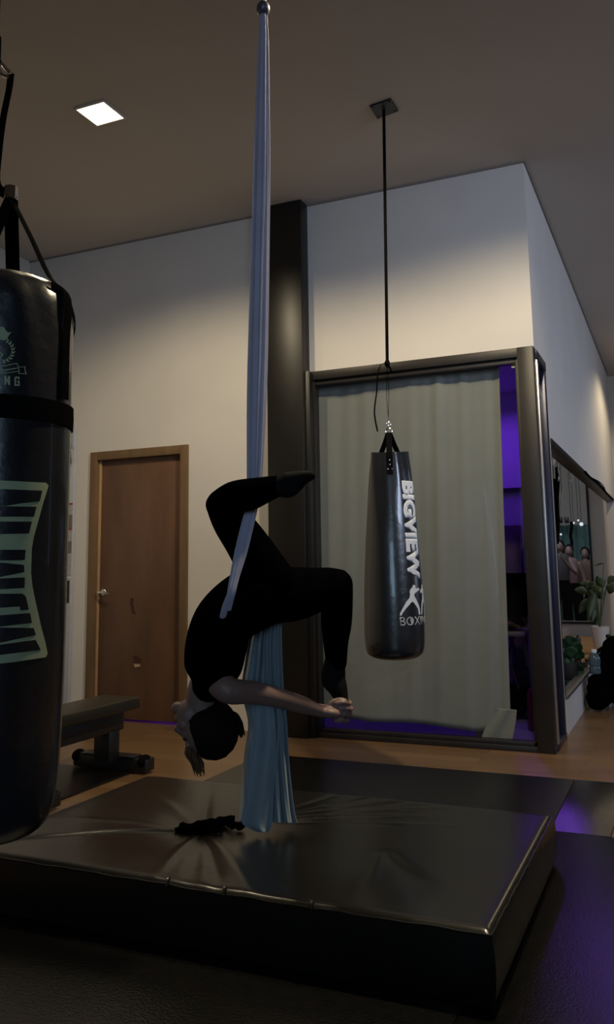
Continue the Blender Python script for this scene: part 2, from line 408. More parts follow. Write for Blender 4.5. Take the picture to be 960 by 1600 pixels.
box(bm, (XS-.055, YW+.04, 2.535), (XS+.01, 6.10, 2.60), .003); box(bm, (XS-.055, YW+.04, 0), (XS+.01, 6.10, .04), .003)
box(bm, (XS-.05, 6.03, .04), (XS+.006, 6.10, 2.54), .003)
link('frame', bm, mat('blue_black_frame', (.02, .022, .045), .3, .4), g2)
bm = bmesh.new(); box(bm, (XS-.01, YW+.045, .04), (XS+.012, YW+.085, 2.53), .003); link('glazing_bead', bm, mat('aluminium', (.45, .42, .42), .3, .8), g2)
obox('pane', (XS-.03, YW+.08, .04), (XS-.022, 6.03, 2.535), M_glass, g2)
bm = bmesh.new(); box(bm, (XS-.01, 6.10, .0), (XS+.004, 6.115, 2.6), .001); link('edge_strip', bm, mat('aluminium', (.45, .42, .42), .3, .8), g2)
# long window in the side wall: frame and sill
g3 = bpy.data.objects.new('window_4', None); COL.objects.link(g3); g3['kind'] = 'structure'; g3.location = (XS, 9, WZ0)
bm = bmesh.new(); box(bm, (XS-.10, WY0, WZ1-.035), (XS+.008, WY1, WZ1+.005), .003); box(bm, (XS-.03, WY0, WZ0), (XS+.004, WY0+.02, WZ1), .002)
link('frame', bm, M_black, g3)
bm = bmesh.new(); box(bm, (XS-.055, WY0, WZ0-.006), (XS+.02, WY1, WZ0+.022), .005); link('sill', bm, mat('grey_sill', (.07, .065, .065), .45, var=.2), g3)

# ================================================================== FLOOR MATS
tag(obox('rubber_mat', (-2.50, -3.4, .0), (-.614, 4.93, .010), M_rubber, bev=.003), 'wide black rubber gym matting on the floor under and around the crash mat', 'floor mat', 'rubber gym matting')
tag(obox('rubber_mat', (-.612, -3.4, .0), (1.25, 3.97, .010), M_rubber, bev=.003), 'black rubber matting on the floor right of the crash mat, with purple reflections', 'floor mat', 'rubber gym matting')
tag(obox('rubber_mat', (-.612, 3.972, .0), (-.36, 4.93, .010), M_rubber, bev=.003), 'small black rubber matting strip beyond the crash mat, before the glass corner', 'floor mat', 'rubber gym matting')
tag(obox('rubber_mat', (-4.6, 1.4, .0), (-3.0, 4.26, .010), M_rubber, bev=.003), 'black rubber mat lying on the wood floor under the flat bench', 'floor mat', 'rubber gym matting')

# ================================================================== CRASH MAT
def crash_mat():
    X0, X1, Y0, Y1, H = -2.41, -.53, 2.365, 3.52, .20
    t = thing('crash_mat', ((X0+X1)/2, (Y0+Y1)/2, .01), 'thick black vinyl crash mat with creased top under the hanging silk', 'crash mat')
    c0 = on(318, 1287, 2, H)
    creases = []
    def cr(px, py, amp, wdt, qx=None, qy=None):
        p = on(px, py, 2, H); q = on(qx, qy, 2, H) if qx else c0
        creases.append((Vector((q.x, q.y)), Vector((p.x, p.y)), amp, wdt))
    cr(0, 1314, .009, .012); cr(240, 1372, .004, .015); cr(345, 1395, -.005, .018); cr(400, 1400, .004, .02); cr(300, 1380, -.004, .02)
    cr(90, 1280, .003, .02); cr(200, 1225, .003, .03); cr(330, 1215, -.004, .025)
    for (x, y, a, wd) in ((590, 1243, .005, .008), (640, 1252, -.006, .010), (690, 1262, .005, .010), (650, 1275, .006, .008), (610, 1288, -.006, .012), (700, 1290, .003, .012), (560, 1232, -.004, .012)):
        cr(x, y, a, wd, 440, 1275+(y-1262)*.25)
    for (x, y, a, wd) in ((680, 1395, -.006, .04), (560, 1400, .004, .03)): cr(x, y, a, wd, 600, 1330)
    nx, ny = 188, 116
    def hgt(x, y):
        p = Vector((x, y)); z = H
        for a, b, amp, wd in creases:
            ab = b-a; s = (p-a).dot(ab)/ab.length_squared
            if -.05 < s < 1.1:
                dd = (p-(a+ab*s)).length
                f = max(0, min(1, (s+.05)*8))*max(0, min(1, (1.1-s)*3)); ww = wd*(.5+1.1*max(s, 0))
                z += amp*f*math.exp(-(dd/ww)**2)
        dc = (p-Vector((c0.x, c0.y))).length; z -= .030*math.exp(-(dc/.22)**2)
        z -= .012*math.exp(-((p-Vector((-1.46, 2.98))).length/.16)**2)
        ds = abs(math.sin(x*2.3+y)*.5+math.sin(y*3.1-x*1.3)*.5); z += .004*ds
        z -= .006*math.exp(-((x-X0)/.05)**2)
        e = min(x-X0, X1-x, y-Y0, Y1-y); z -= .012*math.exp(-e/.008)
        # gathered nicks along the front seam
        return z
    bm = bmesh.new(); V = []
    for i in range(nx+1):
        row = []
        for j in range(ny+1):
            x = X0+(X1-X0)*i/nx; y = Y0+(Y1-Y0)*j/ny
            row.append(bm.verts.new((x, y, hgt(x, y))))
        V.append(row)
    for i in range(nx):
        for j in range(ny): bm.faces.new((V[i][j], V[i+1][j], V[i+1][j+1], V[i][j+1]))
    ed = [V[i][0] for i in range(nx+1)]+[V[nx][j] for j in range(1, ny+1)]+[V[i][ny] for i in range(nx-1, -1, -1)]+[V[0][j] for j in range(ny-1, 0, -1)]
    prev = ed
    cx, cy = (X0+X1)/2, (Y0+Y1)/2
    for k, z in enumerate((.15, .10, .05, .012)):
        b = (.008, .011, .008, -.004)[k]
        cur = [bm.verts.new((v.co.x+b*(1 if v.co.x > X1-.001 else -1 if v.co.x < X0+.001 else 0)+.0008*math.sin(v.co.x*17+z*30), v.co.y+b*(1 if v.co.y > Y1-.001 else -1 if v.co.y < Y0+.001 else 0)+.0008*math.sin(v.co.x*23+k), z)) for v in ed]
        n = len(ed)
        for i in range(n): bm.faces.new((prev[i], cur[i], cur[(i+1) % n], prev[(i+1) % n]))
        prev = cur
    bm.faces.new(prev)
    bmesh.ops.recalc_face_normals(bm, faces=bm.faces[:])
    link('cover', bm, M_matvin, t)
    # piping seams round the top edge
    for nm, a, b in (('piping', (X0, Y0), (X1, Y0)), ('piping', (X1, Y0), (X1, Y1)), ('piping', (X0, Y1), (X1, Y1)), ('piping', (X0, Y0), (X0, Y1))):
        bm = bmesh.new(); pts = []
        for k in range(41):
            s = k/40; x = a[0]+(b[0]-a[0])*s; y = a[1]+(b[1]-a[1])*s
            pts.append((x, y, hgt(x, y)-.001+.0012*math.sin(k*2.1)+.001*math.sin(k*5.3)))
        tube(bm, pts, .0035, 8, 2); link(nm, bm, M_vinyl, t)
    for px, py in ((355, 1384), (485, 1410), (262, 1374)):
        p = on(px, py, 2, H); bm = bmesh.new()
        tube(bm, [(p.x, Y0+.03, H-.002), (p.x+.006, Y0+.006, H+.003), (p.x+.012, Y0-.01, H-.012)], [.002, .006, .003]); link('pucker', bm, M_vinyl, t)
crash_mat()
# dark garment crumpled on the mat
bm = bmesh.new()
for x, y, r in ((300, 1288, .045), (325, 1284, .05), (350, 1281, .035), (368, 1287, .03), (335, 1292, .03), (286, 1291, .025)):
    p = on(x, y, 2, .2); ellipsoid(bm, p+Vector((0, 0, -.008)), (Vector((1, 0, 0)), Vector((0, 1, 0)), Vector((0, 0, 1))), (r*1.25, r*.85, r*.30))
o = link('crumpled_garment', bm, M_cloth); remesh(o, .005, 2)
for v in o.data.vertices:
    nz = noise.noise(v.co*28); n2 = noise.noise(v.co*70+Vector((5, 5, 5)))
    v.co.z += .016*nz+.006*n2; v.co.x += .012*n2; v.co.y += .014*nz
    v.co.z = max(v.co.z, .178)
tag(o, 'black crumpled garment lying on the crash mat beside the silk tail', 'clothing')

# ================================================================== PERSON AND SILK
D0 = 3.18
def P(x, y, d=0): return at(x, y, D0+d)
VIEW = ray(400, 950).normalized()
ME = on(400, 1290, 2, .2)
def person():
    t = thing('person', P(410, 925), 'person hanging upside down on the silk in black top and leggings, holding one foot behind', 'person')
    def L(*q): return [(P(x, y, d), a, b) for x, y, d, a, b in q]
    torso = [(428, 930, .03, .085, .12), (405, 930, .02, .115, .155), (372, 950, 0, .110, .145), (348, 975, -.01, .106, .135), (338, 1010, -.01, .108, .145), (333, 1045, -.01, .098, .155), (328, 1066, -.01, .06, .10)]
    leg1 = [(420, 905, -.02, .09, .09), (388, 852, -.01, .076, .08), (362, 815, -.03, .066, .066), (348, 792, -.055, .055, .058)]
    shin1 = [(346, 788, -.06, .050, .055), (366, 777, -.12, .053, .055), (392, 772, -.165, .052, .052), (418, 764, -.185, .040, .042), (437, 759, -.20, .031, .034)]
    foot1 = [(434, 760, -.20, .032, .034), (449, 758, -.205, .042, .036), (462, 752, -.21, .034, .038), (474, 746, -.215, .022, .036), (486, 743, -.22, .013, .028)]
    leg2 = [(425, 928, .07, .105, .10), (458, 928, .10, .100, .10), (490, 922, .14, .085, .085), (513, 915, .17, .068, .07), (527, 913, .19, .058, .058)]
    shin2 = [(528, 914, .19, .056, .058), (527, 945, .20, .058, .058), (526, 975, .20, .056, .056), (525, 1005, .20, .045, .045), (526, 1035, .20, .037, .037)]
    foot2 = [(524, 1030, .20, .036, .036), (521, 1058, .20, .047, .036), (528, 1075, .19, .036, .038), (534, 1092, .18, .024, .036), (539, 1106, .17, .014, .028)]
    arm = [(342, 1062, -.10, .055, .055), (358, 1079, -.14, .048, .050), (395, 1082, -.09, .041, .043), (436, 1091, -.02, .036, .038), (470, 1101, .05, .034, .034), (492, 1108, .09, .026, .029), (507, 1112, .12, .022, .028)]
    arm2 = [(340, 1062, .10, .055, .055), (356, 1077, .14, .045, .048), (395, 1084, .19, .038, .04), (436, 1093, .24, .034, .035), (470, 1101, .25, .030, .03), (495, 1108, .24, .024, .026), (510, 1110, .23, .022, .026)]
    cx, cy = 322, 1135
    fd = (CR*-.94 + CU*-.34).normalized(); cd = (CR*.34 + CU*-.94).normalized(); sd = fd.cross(cd).normalized()
    HC = P(cx, cy, -.01)
    def hp(f, c, s=0): return HC+fd*f+cd*c+sd*s
    bm = bmesh.new()
    for q in (torso, leg1, shin1, foot1, leg2, shin2, foot2, arm, arm2): loft(bm, L(*q), VIEW)
    # neck and head
    loft(bm, [(P(322, 1060, -.01), .055, .06), (P(313, 1085, -.01), .052, .052), (P(316, 1108, -.01), .055, .055)], VIEW)
    A = (fd, cd, sd)
    ellipsoid(bm, hp(-.005, .010), A, (.094, .105, .074))
    ellipsoid(bm, hp(.040, -.060), A, (.056, .062, .055))
    ellipsoid(bm, hp(.078, -.104), A, (.022, .022, .026))
    ellipsoid(bm, hp(.072, -.012), A, (.022, .045, .045))
    ellipsoid(bm, hp(.080, .034), A, (.014, .016, .045))
    for s in (-1, 1):
        ellipsoid(bm, hp(.066, -.045, s*.034), A, (.020, .026, .022))
        ellipsoid(bm, hp(-.002, -.018, s*.076), A, (.018, .032, .010))
    loft(bm, [(hp(.084, .022), .008, .009), (hp(.098, -.012), .010, .012), (hp(.106, -.030), .012, .017), (hp(.090, -.042), .008, .014)], sd, 10)
    ellipsoid(bm, hp(.091, -.064), A, (.011, .007, .022)); ellipsoid(bm, hp(.089, -.076), A, (.011, .007, .020))
    # hands gripping the foot
    for (px, py, d, side) in ((507, 1112, .12, -1), (510, 1110, .23, 1)):
        loft(bm, L((px-2, py, d, .022, .028), (px+8, py+1, d+.01*-side*-1, .022, .040), (px+18, py+2, d, .020, .043), (px+23, py+2, d, .012, .040)), VIEW)
        for k in range(4):
            yy = py-12+k*9.0; ln = (1, 1.12, 1.05, .85)[k]
            x0 = px+18; q = [(x0, yy, d-side*-.012), (x0+13*ln, yy-3, d+side*-.018), (x0+21*ln, yy-1, d+side*-.004), (x0+18*ln, yy+3, d-side*.032*-1)]
            # curl toward the foot between the two hands
            e = 1 if side < 0 else -1
            q = [(x0, yy, d-e*.010), (x0+12*ln, yy-2, d-e*.014), (x0+20*ln, yy, d+e*.006), (x0+17*ln, yy+3, d+e*.030)]
            loft(bm, [(P(*a), r, r) for a, r in zip(q, (.0095, .009, .0085, .007))], VIEW, 10, 4)
        q = [(px+6, py-7, d), (px+14, py-15, d), (px+24, py-19, d), (px+33, py-18, d)]
        loft(bm, [(P(*a), r, r) for a, r in zip(q, (.013, .0115, .0095, .008))], VIEW, 10, 4)
    o = link('body', bm, M_skin, t); remesh(o, .0042, 5)
    # eyes, lips
    for s in (-1, 1):
        bm = bmesh.new(); ellipsoid(bm, hp(.078, .006, s*.030), A, (.013, .012, .014), 12, 8); link('eye', bm, M_eye, t)
    bm = bmesh.new(); ellipsoid(bm, hp(.0965, -.066), A, (.006, .005, .021)); ellipsoid(bm, hp(.0945, -.074), A, (.006, .005, .018)); link('lips', bm, M_lips, t)
    # clothing: leggings and top follow the same lines, slightly fuller
    G = .006
    def fat(q, g=G): return [(P(x, y, d), a+g, b+g) for x, y, d, a, b in q]
    bm = bmesh.new()
    for q in (torso[:3], leg1, shin1, leg2, shin2): loft(bm, fat(q), VIEW)
    ellipsoid(bm, P(432, 945, .05), (CR, CU, VIEW), (.055, .075, .12))
    o = link('leggings', bm, M_cloth, t); remesh(o, .006, 4)
    for q in (foot1, foot2):
        bm = bmesh.new(); loft(bm, fat(q, .004), VIEW); o = link('sock', bm, M_sock, t); remesh(o, .005, 2)
    bm = bmesh.new()
    loft(bm, fat(torso[1:], .009), VIEW)
    loft(bm, fat([(338, 1050, -.09, .055, .055), (347, 1070, -.125, .050, .055)], .006), VIEW, cap=False)
    loft(bm, fat([(336, 1050, .09, .055, .055), (346, 1070, .125, .048, .053)], .006), VIEW, cap=False)
    ellipsoid(bm, P(312, 1035, -.01), (CR, CU, VIEW), (.055, .06, .10))
    o = link('top', bm, M_cloth, t); remesh(o, .006, 4)
    # hair
    hr = bpy.data.objects.new('hair', None)
    bm = bmesh.new()
    vs = ellipsoid(bm, hp(-.018, .016), A, (.100, .114, .100), 32, 24)
    for v in vs:
        q = v.co-HC; f = q.dot(fd); c = q.dot(cd); s = q.dot(sd)
        if f > .045 and c < .085: v.co -= fd*(f-.045)
        if c < -.07: v.co += cd*(-.07-c)*.6
        v.co += (q.normalized())*.0025*math.sin(math.atan2(s, f)*26+c*40)
    ellipsoid(bm, P(347, 1150, -.01), (CR, CU, VIEW), (.05, .055, .055))
    h = link('hair', bm, M_hair, t)
    rnd = random.Random(3)
    bm = bmesh.new()
    for k in range(26):
        a, b, c = [rnd.uniform(-1, 1) for _ in range(3)]
        tube(bm, [P(303+a*7, 1158, -.02+b*.02), P(300+a*9+c*2, 1176, -.03+b*.02), P(307+a*9+b*3, 1193, -.03+c*.02), P(312+a*5+c*4, 1208+b*6, -.03+c*.02)], [.006, .005, .0035, .001], 5, 3)
    link('lock', bm, M_hairb, h)
    bm = bmesh.new()
    for k in range(26):
        a, b, c = [rnd.uniform(-1, 1) for _ in range(3)]
        tube(bm, [P(356+a*3, 1112, .01+b*.02), P(366+a*4, 1118+b*3, .0), P(374+a*4, 1132+b*3, -.01), P(378+a*4+c, 1150+b*6, -.01)], [.006, .007, .006, .001], 5, 3)
    link('lock', bm, M_hair, h)
person()

def silk():
    t = thing('aerial_silk', on(412, 12, 0, -1.47) if False else P(412, 14, 0), 'pale blue aerial silk hanging from the ceiling swivel down to the crash mat', 'aerial silk')
    def fold(k, ph, am):
        return lambda s, th: 1+am*math.sin(k*th+ph+s*2.5)+am*.4*math.sin(2.3*k*th+1)
    bm = bmesh.new()
    pts = [(412, 24, 0, .013, .013), (412, 60, 0, .018, .016), (410.5, 150, 0, .024, .02), (409, 260, 0, .030, .024), (406.5, 380, -.01, .033, .026), (404, 500, -.03, .035, .026), (401, 620, -.06, .034, .024), (397.5, 750, -.095, .026, .018), (394, 790, -.10, .020, .012), (388, 815, -.105, .021, .009), (377, 860, -.125, .021, .008), (367, 900, -.158, .016, .008), (361, 930, -.182, .013, .007), (358, 952, -.165, .008, .006)]
    loft(bm, [(P(x, y, d), a, b) for x, y, d, a, b in pts], VIEW, 72, 8, fn=fold(9, 0, .10))
    link('hanging_strand', bm, M_silk, t)
    # hip wrap going round behind the waist
    bm = bmesh.new()
    loft(bm, [(P(x, y, d), a, b) for x, y, d, a, b in [(362, 925, -.175, .012, .006), (352, 950, -.165, .012, .006), (345, 985, -.10, .012, .006), (350, 1000, .02, .012, .006)]], VIEW, 24, 6)
    link('waist_wrap', bm, M_silk, t)
    # tail: folded panels
    rows = spline([(955, 402, 436), (985, 392, 436), (1030, 384, 439), (1080, 378, 442), (1130, 388, 446), (1180, 382, 447), (1240, 377, 450), (1284, 374, 454)], 8)
    def place(x, y, dd):
        s = (y-955)/330.0
        return P(x, y, .13+dd-.10*max(0, s)-.06*max(0, s))
    bm = bmesh.new()
    pleat(bm, rows, 90, lambda u, v: .030*math.sin(u*11+v*2.2+.6)*(.5+.5*v)+.012*math.sin(u*27+2.5*v)-.03*math.sin(u*PI)*v, place)
    o = solid(link('tail_panel', bm, M_silk_tail, t), .0015)
    rows = spline([(960, 418, 440), (1010, 412, 441), (1080, 414, 444), (1130, 418, 449), (1190, 424, 452), (1240, 426, 457), (1270, 428, 461), (1286, 429, 465)], 8)
    bm = bmesh.new()
    pleat(bm, rows, 60, lambda u, v: -.035+.020*math.sin(u*15+1.4*v)*(.6+.4*v)+.006*math.sin(u*31)-.02*math.sin(u*PI)*v, place)
    solid(link('tail_panel', bm, M_silk_tail, t), .0015)
    rows = spline([(1100, 396, 428), (1150, 396, 432), (1200, 390, 430), (1250, 384, 428), (1285, 378, 426), (1300, 402, 420)], 8)
    bm = bmesh.new()
    pleat(bm, rows, 60, lambda u, v: -.055+.013*math.sin(u*6.5+v*1.5)*(.5+.5*v), place)
    solid(link('tail_panel', bm, M_silk_tail, t), .0015)
    # swivel ball and rigging up to the ceiling
    bm = bmesh.new(); ellipsoid(bm, P(411.5, 14, 0), (CR, CU, VIEW), (.026, .028, .026)); 
    p = P(411.5, 14, 0)
    link('swivel', bm, mat('grey_swivel', (.16, .16, .20), .4, .5), t)
    bm = bmesh.new(); tube(bm, [(p.x, p.y, p.z+.02), (p.x, p.y, (p.z+ZC)/2), (p.x, p.y, ZC)], .012); link('rigging_rope', bm, M_silk, t)
silk()

# ================================================================== PUNCHING BAG (hanging before the curtain)
def bag_right():
    BX, BY = -1.49, 4.57; c = Vector((BX, BY, 0))
    t = thing('punching_bag', (BX, BY, .66), 'black hanging punching bag with white lettering down its side, before the curtain', 'punching bag')
    zt, zb = 1.80, .66
    va = math.atan2(-BY, -BX)                       # direction from bag to viewer
    prof = [(.02, .655), (.09, .657), (.135, .672), (.158, .700), (.166, .76), (.167, .88), (.164, 1.02), (.158, 1.16), (.150, 1.30), (.140, 1.44), (.129, 1.58), (.120, 1.70), (.112, 1.77), (.108, 1.803)]
    S = spline(prof, 4)
    def rad(z):
        for a, b in zip(S, S[1:]):
            if a[1] <= z <= b[1] and b[1] > a[1]: return a[0]+(b[0]-a[0])*(z-a[1])/(b[1]-a[1])
        return S[-1][0]
    def fn(a, z):
        k = max(0, (z-1.35)/.45)
        return 1+k*(.035*math.sin(a*5+.6)+.02*math.sin(a*9+z*9)-.10*abs(math.sin(a-va))**2*0)+.004*math.sin(a*3+z*5)
    bm = bmesh.new(); rings = S
    revolve(bm, rings, 96, c, fn)
    for v in bm.verts:
        if v.co.z > 1.79:                            # rim rises at the sides
            a = math.atan2(v.co.y-BY, v.co.x-BX); v.co.z += .012*abs(math.sin(a-va))**3-.004
    link('body', bm, M_leather, t)
    def mp(off=.0016):
        def f(a, z):
            r = (rad(z)*fn(a, z)+off); return Vector((BX+r*math.cos(a), BY+r*math.sin(a), z))
        return f
    # horizontal photo x to the right = increasing angle about z from the viewer side
    def ang(s): return va+s
    # lettering BIGVIEW running downward
    tb = text_bm('BIGVIEW', .175, .011, .98)
    xs = [v.co.x for v in tb.verts]; x0, x1 = min(xs), max(xs); ys = [v.co.y for v in tb.verts]; y0, y1 = min(ys), max(ys)
    ztop, zbot, hgt = 1.636, 1.090, .108
    for v in tb.verts:
        u = (v.co.x-x0)/(x1-x0); w_ = (v.co.y-y0)/(y1-y0)
        v.co = Vector((ztop+(zbot-ztop)*u, w_*hgt, 0))
    f = mp()
    def m1(zz, yy): r = rad(zz); return f(ang(R(29)+yy/r), zz)
    decal_bm('lettering', tb, m1, M_white, t, .03, .012)
    tb = text_bm('BOXING', .066, .0002, 1.0)
    x0 = min(v.co.x for v in tb.verts)
    for v in tb.verts: v.co = Vector((v.co.x-x0, v.co.y, 0))
    def m2(x, y): zz = .846+y; r = rad(zz); return f(ang(R(10)+x/r), zz)
    decal_bm('caption', tb, m2, M_grey, t, .012, .05)
    # fighters emblem: silhouettes in metres relative to the bag
    def sil(pts, sx=1, ox=0): return [((x*sx+ox)*.001, y*.001) for x, y in pts]
    A = [(0, 0), (12, 0), (14, 10), (38, 40), (58, 58), (74, 74), (84, 72), (104, 50), (120, 30), (124, 0), (138, 0), (136, 34), (122, 62), (108, 84), (96, 102), (92, 112), (104, 124), (122, 132), (140, 138), (140, 148), (120, 148), (104, 146), (106, 158), (98, 168), (86, 166), (82, 154), (70, 146), (62, 132), (64, 112), (60, 96), (40, 76), (18, 40), (2, 12)]
    B = [(150, 0), (162, 0), (170, 40), (184, 74), (200, 60), (214, 30), (218, 0), (232, 0), (230, 40), (212, 84), (204, 112), (206, 140), (192, 150), (190, 166), (178, 168), (172, 156), (174, 146), (156, 140), (148, 128), (154, 118), (168, 126), (178, 118), (176, 92), (160, 60)]
    k = 1.0
    def m3(x, y): zz = .900+y*.96; r = rad(zz); return f(ang(R(10)+x*1.0/r), zz)
    decal('emblem', [sil(A), sil(B)], m3, M_white, t, .01, .02)
    sh = [(-9, 12), (9, 12), (7, -2), (4, -14), (-4, -14), (-7, -2)]
    def m4(x, y): zz = .870+y; r = rad(zz); return f(ang(R(10)+(.068+x)/r), zz)
    decal('shield', [[(x*.001, y*.001) for x, y in sh]], m4, M_grey, t, .01, .05)
    # straps meeting at the ring
    vd = Vector((math.cos(va), math.sin(va), 0)); sd = Vector((-math.sin(va), math.cos(va), 0))
    ring = Vector((BX, BY, 1.925))
    for k, a in enumerate((0, 152, 208)):
        dirv = vd*math.cos(R(a))+sd*math.sin(R(a)); bm = bmesh.new()
        r = rad(1.79); tw = Vector((0, 0, 1)).cross(dirv)
        flatstrap(bm, [ring+dirv*.008, ring+dirv*.045+Vector((0, 0, -.045)), c+dirv*(r+.006)+Vector((0, 0, 1.80)), c+dirv*(rad(1.74)*fn(va+R(a), 1.74)+.004)+Vector((0, 0, 1.74)), c+dirv*(rad(1.67)*fn(va+R(a), 1.67)+.004)+Vector((0, 0, 1.67))], .034, .004, tw)
        s = link('strap', bm, M_strap, t)
        if k == 0:
            for (du, dz) in ((-.009, 1.775), (.009, 1.775), (0, 1.752), (0, 1.725), (-.012, 1.70), (.012, 1.70)):
                bm = bmesh.new(); rr = rad(dz)*fn(va, dz)+.007; ellipsoid(bm, c+dirv*rr+sd*du+Vector((0, 0, dz)), (dirv, sd, Vector((0, 0, 1))), (.003, .0045, .0045), 10, 8); link('rivet', bm, M_chrome, s)
    def torus(bm, ctr, nrm, R1, r1, sx=1.0):
        nrm = nrm.normalized(); u = nrm.orthogonal().normalized(); v = nrm.cross(u)
        if abs(v.z) < abs(u.z): u, v = v, u
        rr = []
        for i in range(24):
            a = 2*PI*i/24; cc = ctr+u*R1*math.cos(a)+v*R1*sx*math.sin(a); d = (u*math.cos(a)+v*math.sin(a)).normalized()
            rr.append([bm.verts.new(cc+d*r1*math.cos(b)+nrm*r1*math.sin(b)) for b in [2*PI*j/8 for j in range(8)]])
        for i in range(24):
            for j in range(8): bm.faces.new((rr[i][j], rr[(i+1) % 24][j], rr[(i+1) % 24][(j+1) % 8], rr[i][(j+1) % 8]))
    bm = bmesh.new(); torus(bm, ring+Vector((0, 0, .008)), vd, .018, .004); link('ring', bm, M_chrome, t)
    for k in range(3):
        bm = bmesh.new(); torus(bm, ring+Vector((0, 0, .035+k*.018)), vd if k % 2 else sd+vd*.5, .009, .0028, 1.5); link('chain_link', bm, M_chrome, t)
    # strap up to the ceiling
    top = Vector((-1.462, 4.572, ZC-.012)); lo = ring+Vector((0, 0, .09))
    kn = Vector((BX+.003, BY, 2.335))
    for s in (-1, 1):
        bm = bmesh.new(); flatstrap(bm, [lo, lo+sd*.006*s+Vector((0, 0, .12)), kn+sd*.002*s], .012, .003, vd); link('strap', bm, M_strap, t)
    bm = bmesh.new(); flatstrap(bm, [kn, kn+(top-kn)*.5, top], .020, .006, (sd+vd*.4).normalized()); link('strap', bm, M_strap, t)
    # knot and loose tail
    bm = bmesh.new()
    q = lambda x, y: on(x, y, 1, BY-.02)
    flatstrap(bm, [q(612, 580), q(607, 571), q(600, 568), q(594, 573), q(590, 590), q(589, 612), q(585.5, 640), q(587, 658), q(590.5, 674)], .020, .003, (vd*.9+sd*.45).normalized())
    link('strap_tail', bm, M_strap, t)
    bm = bmesh.new(); ellipsoid(bm, kn, (sd, vd, Vector((0, 0, 1))), (.016, .014, .025)); link('knot', bm, M_strap, t)
bag_right()
bm = bmesh.new()
cs = [on(x, y, 2, ZC-.012) for x, y in ((578, 167), (611, 156), (623, 174), (590, 186))]
lo = [bm.verts.new(p) for p in cs]; hi = [bm.verts.new(p+Vector((0, 0, .012))) for p in cs]
for i in range(4): bm.faces.new((lo[i], lo[(i+1) % 4], hi[(i+1) % 4], hi[i]))
bm.faces.new(lo); bm.faces.new(hi); bmesh.ops.recalc_face_normals(bm, faces=bm.faces[:])
pl = link('mounting_plate', bm, M_black, smooth=False); tag(pl, 'square black steel plate on the ceiling holding the punching bag strap', 'mounting plate')
cc = sum(cs, Vector())/4
for k, p in enumerate(cs):
    bm = bmesh.new(); ellipsoid(bm, cc+(p-cc)*.78-Vector((0, 0, .001)), (Vector((1, 0, 0)), Vector((0, 1, 0)), Vector((0, 0, 1))), (.008, .008, .005), 10, 6); link('bolt', bm, M_black, pl)

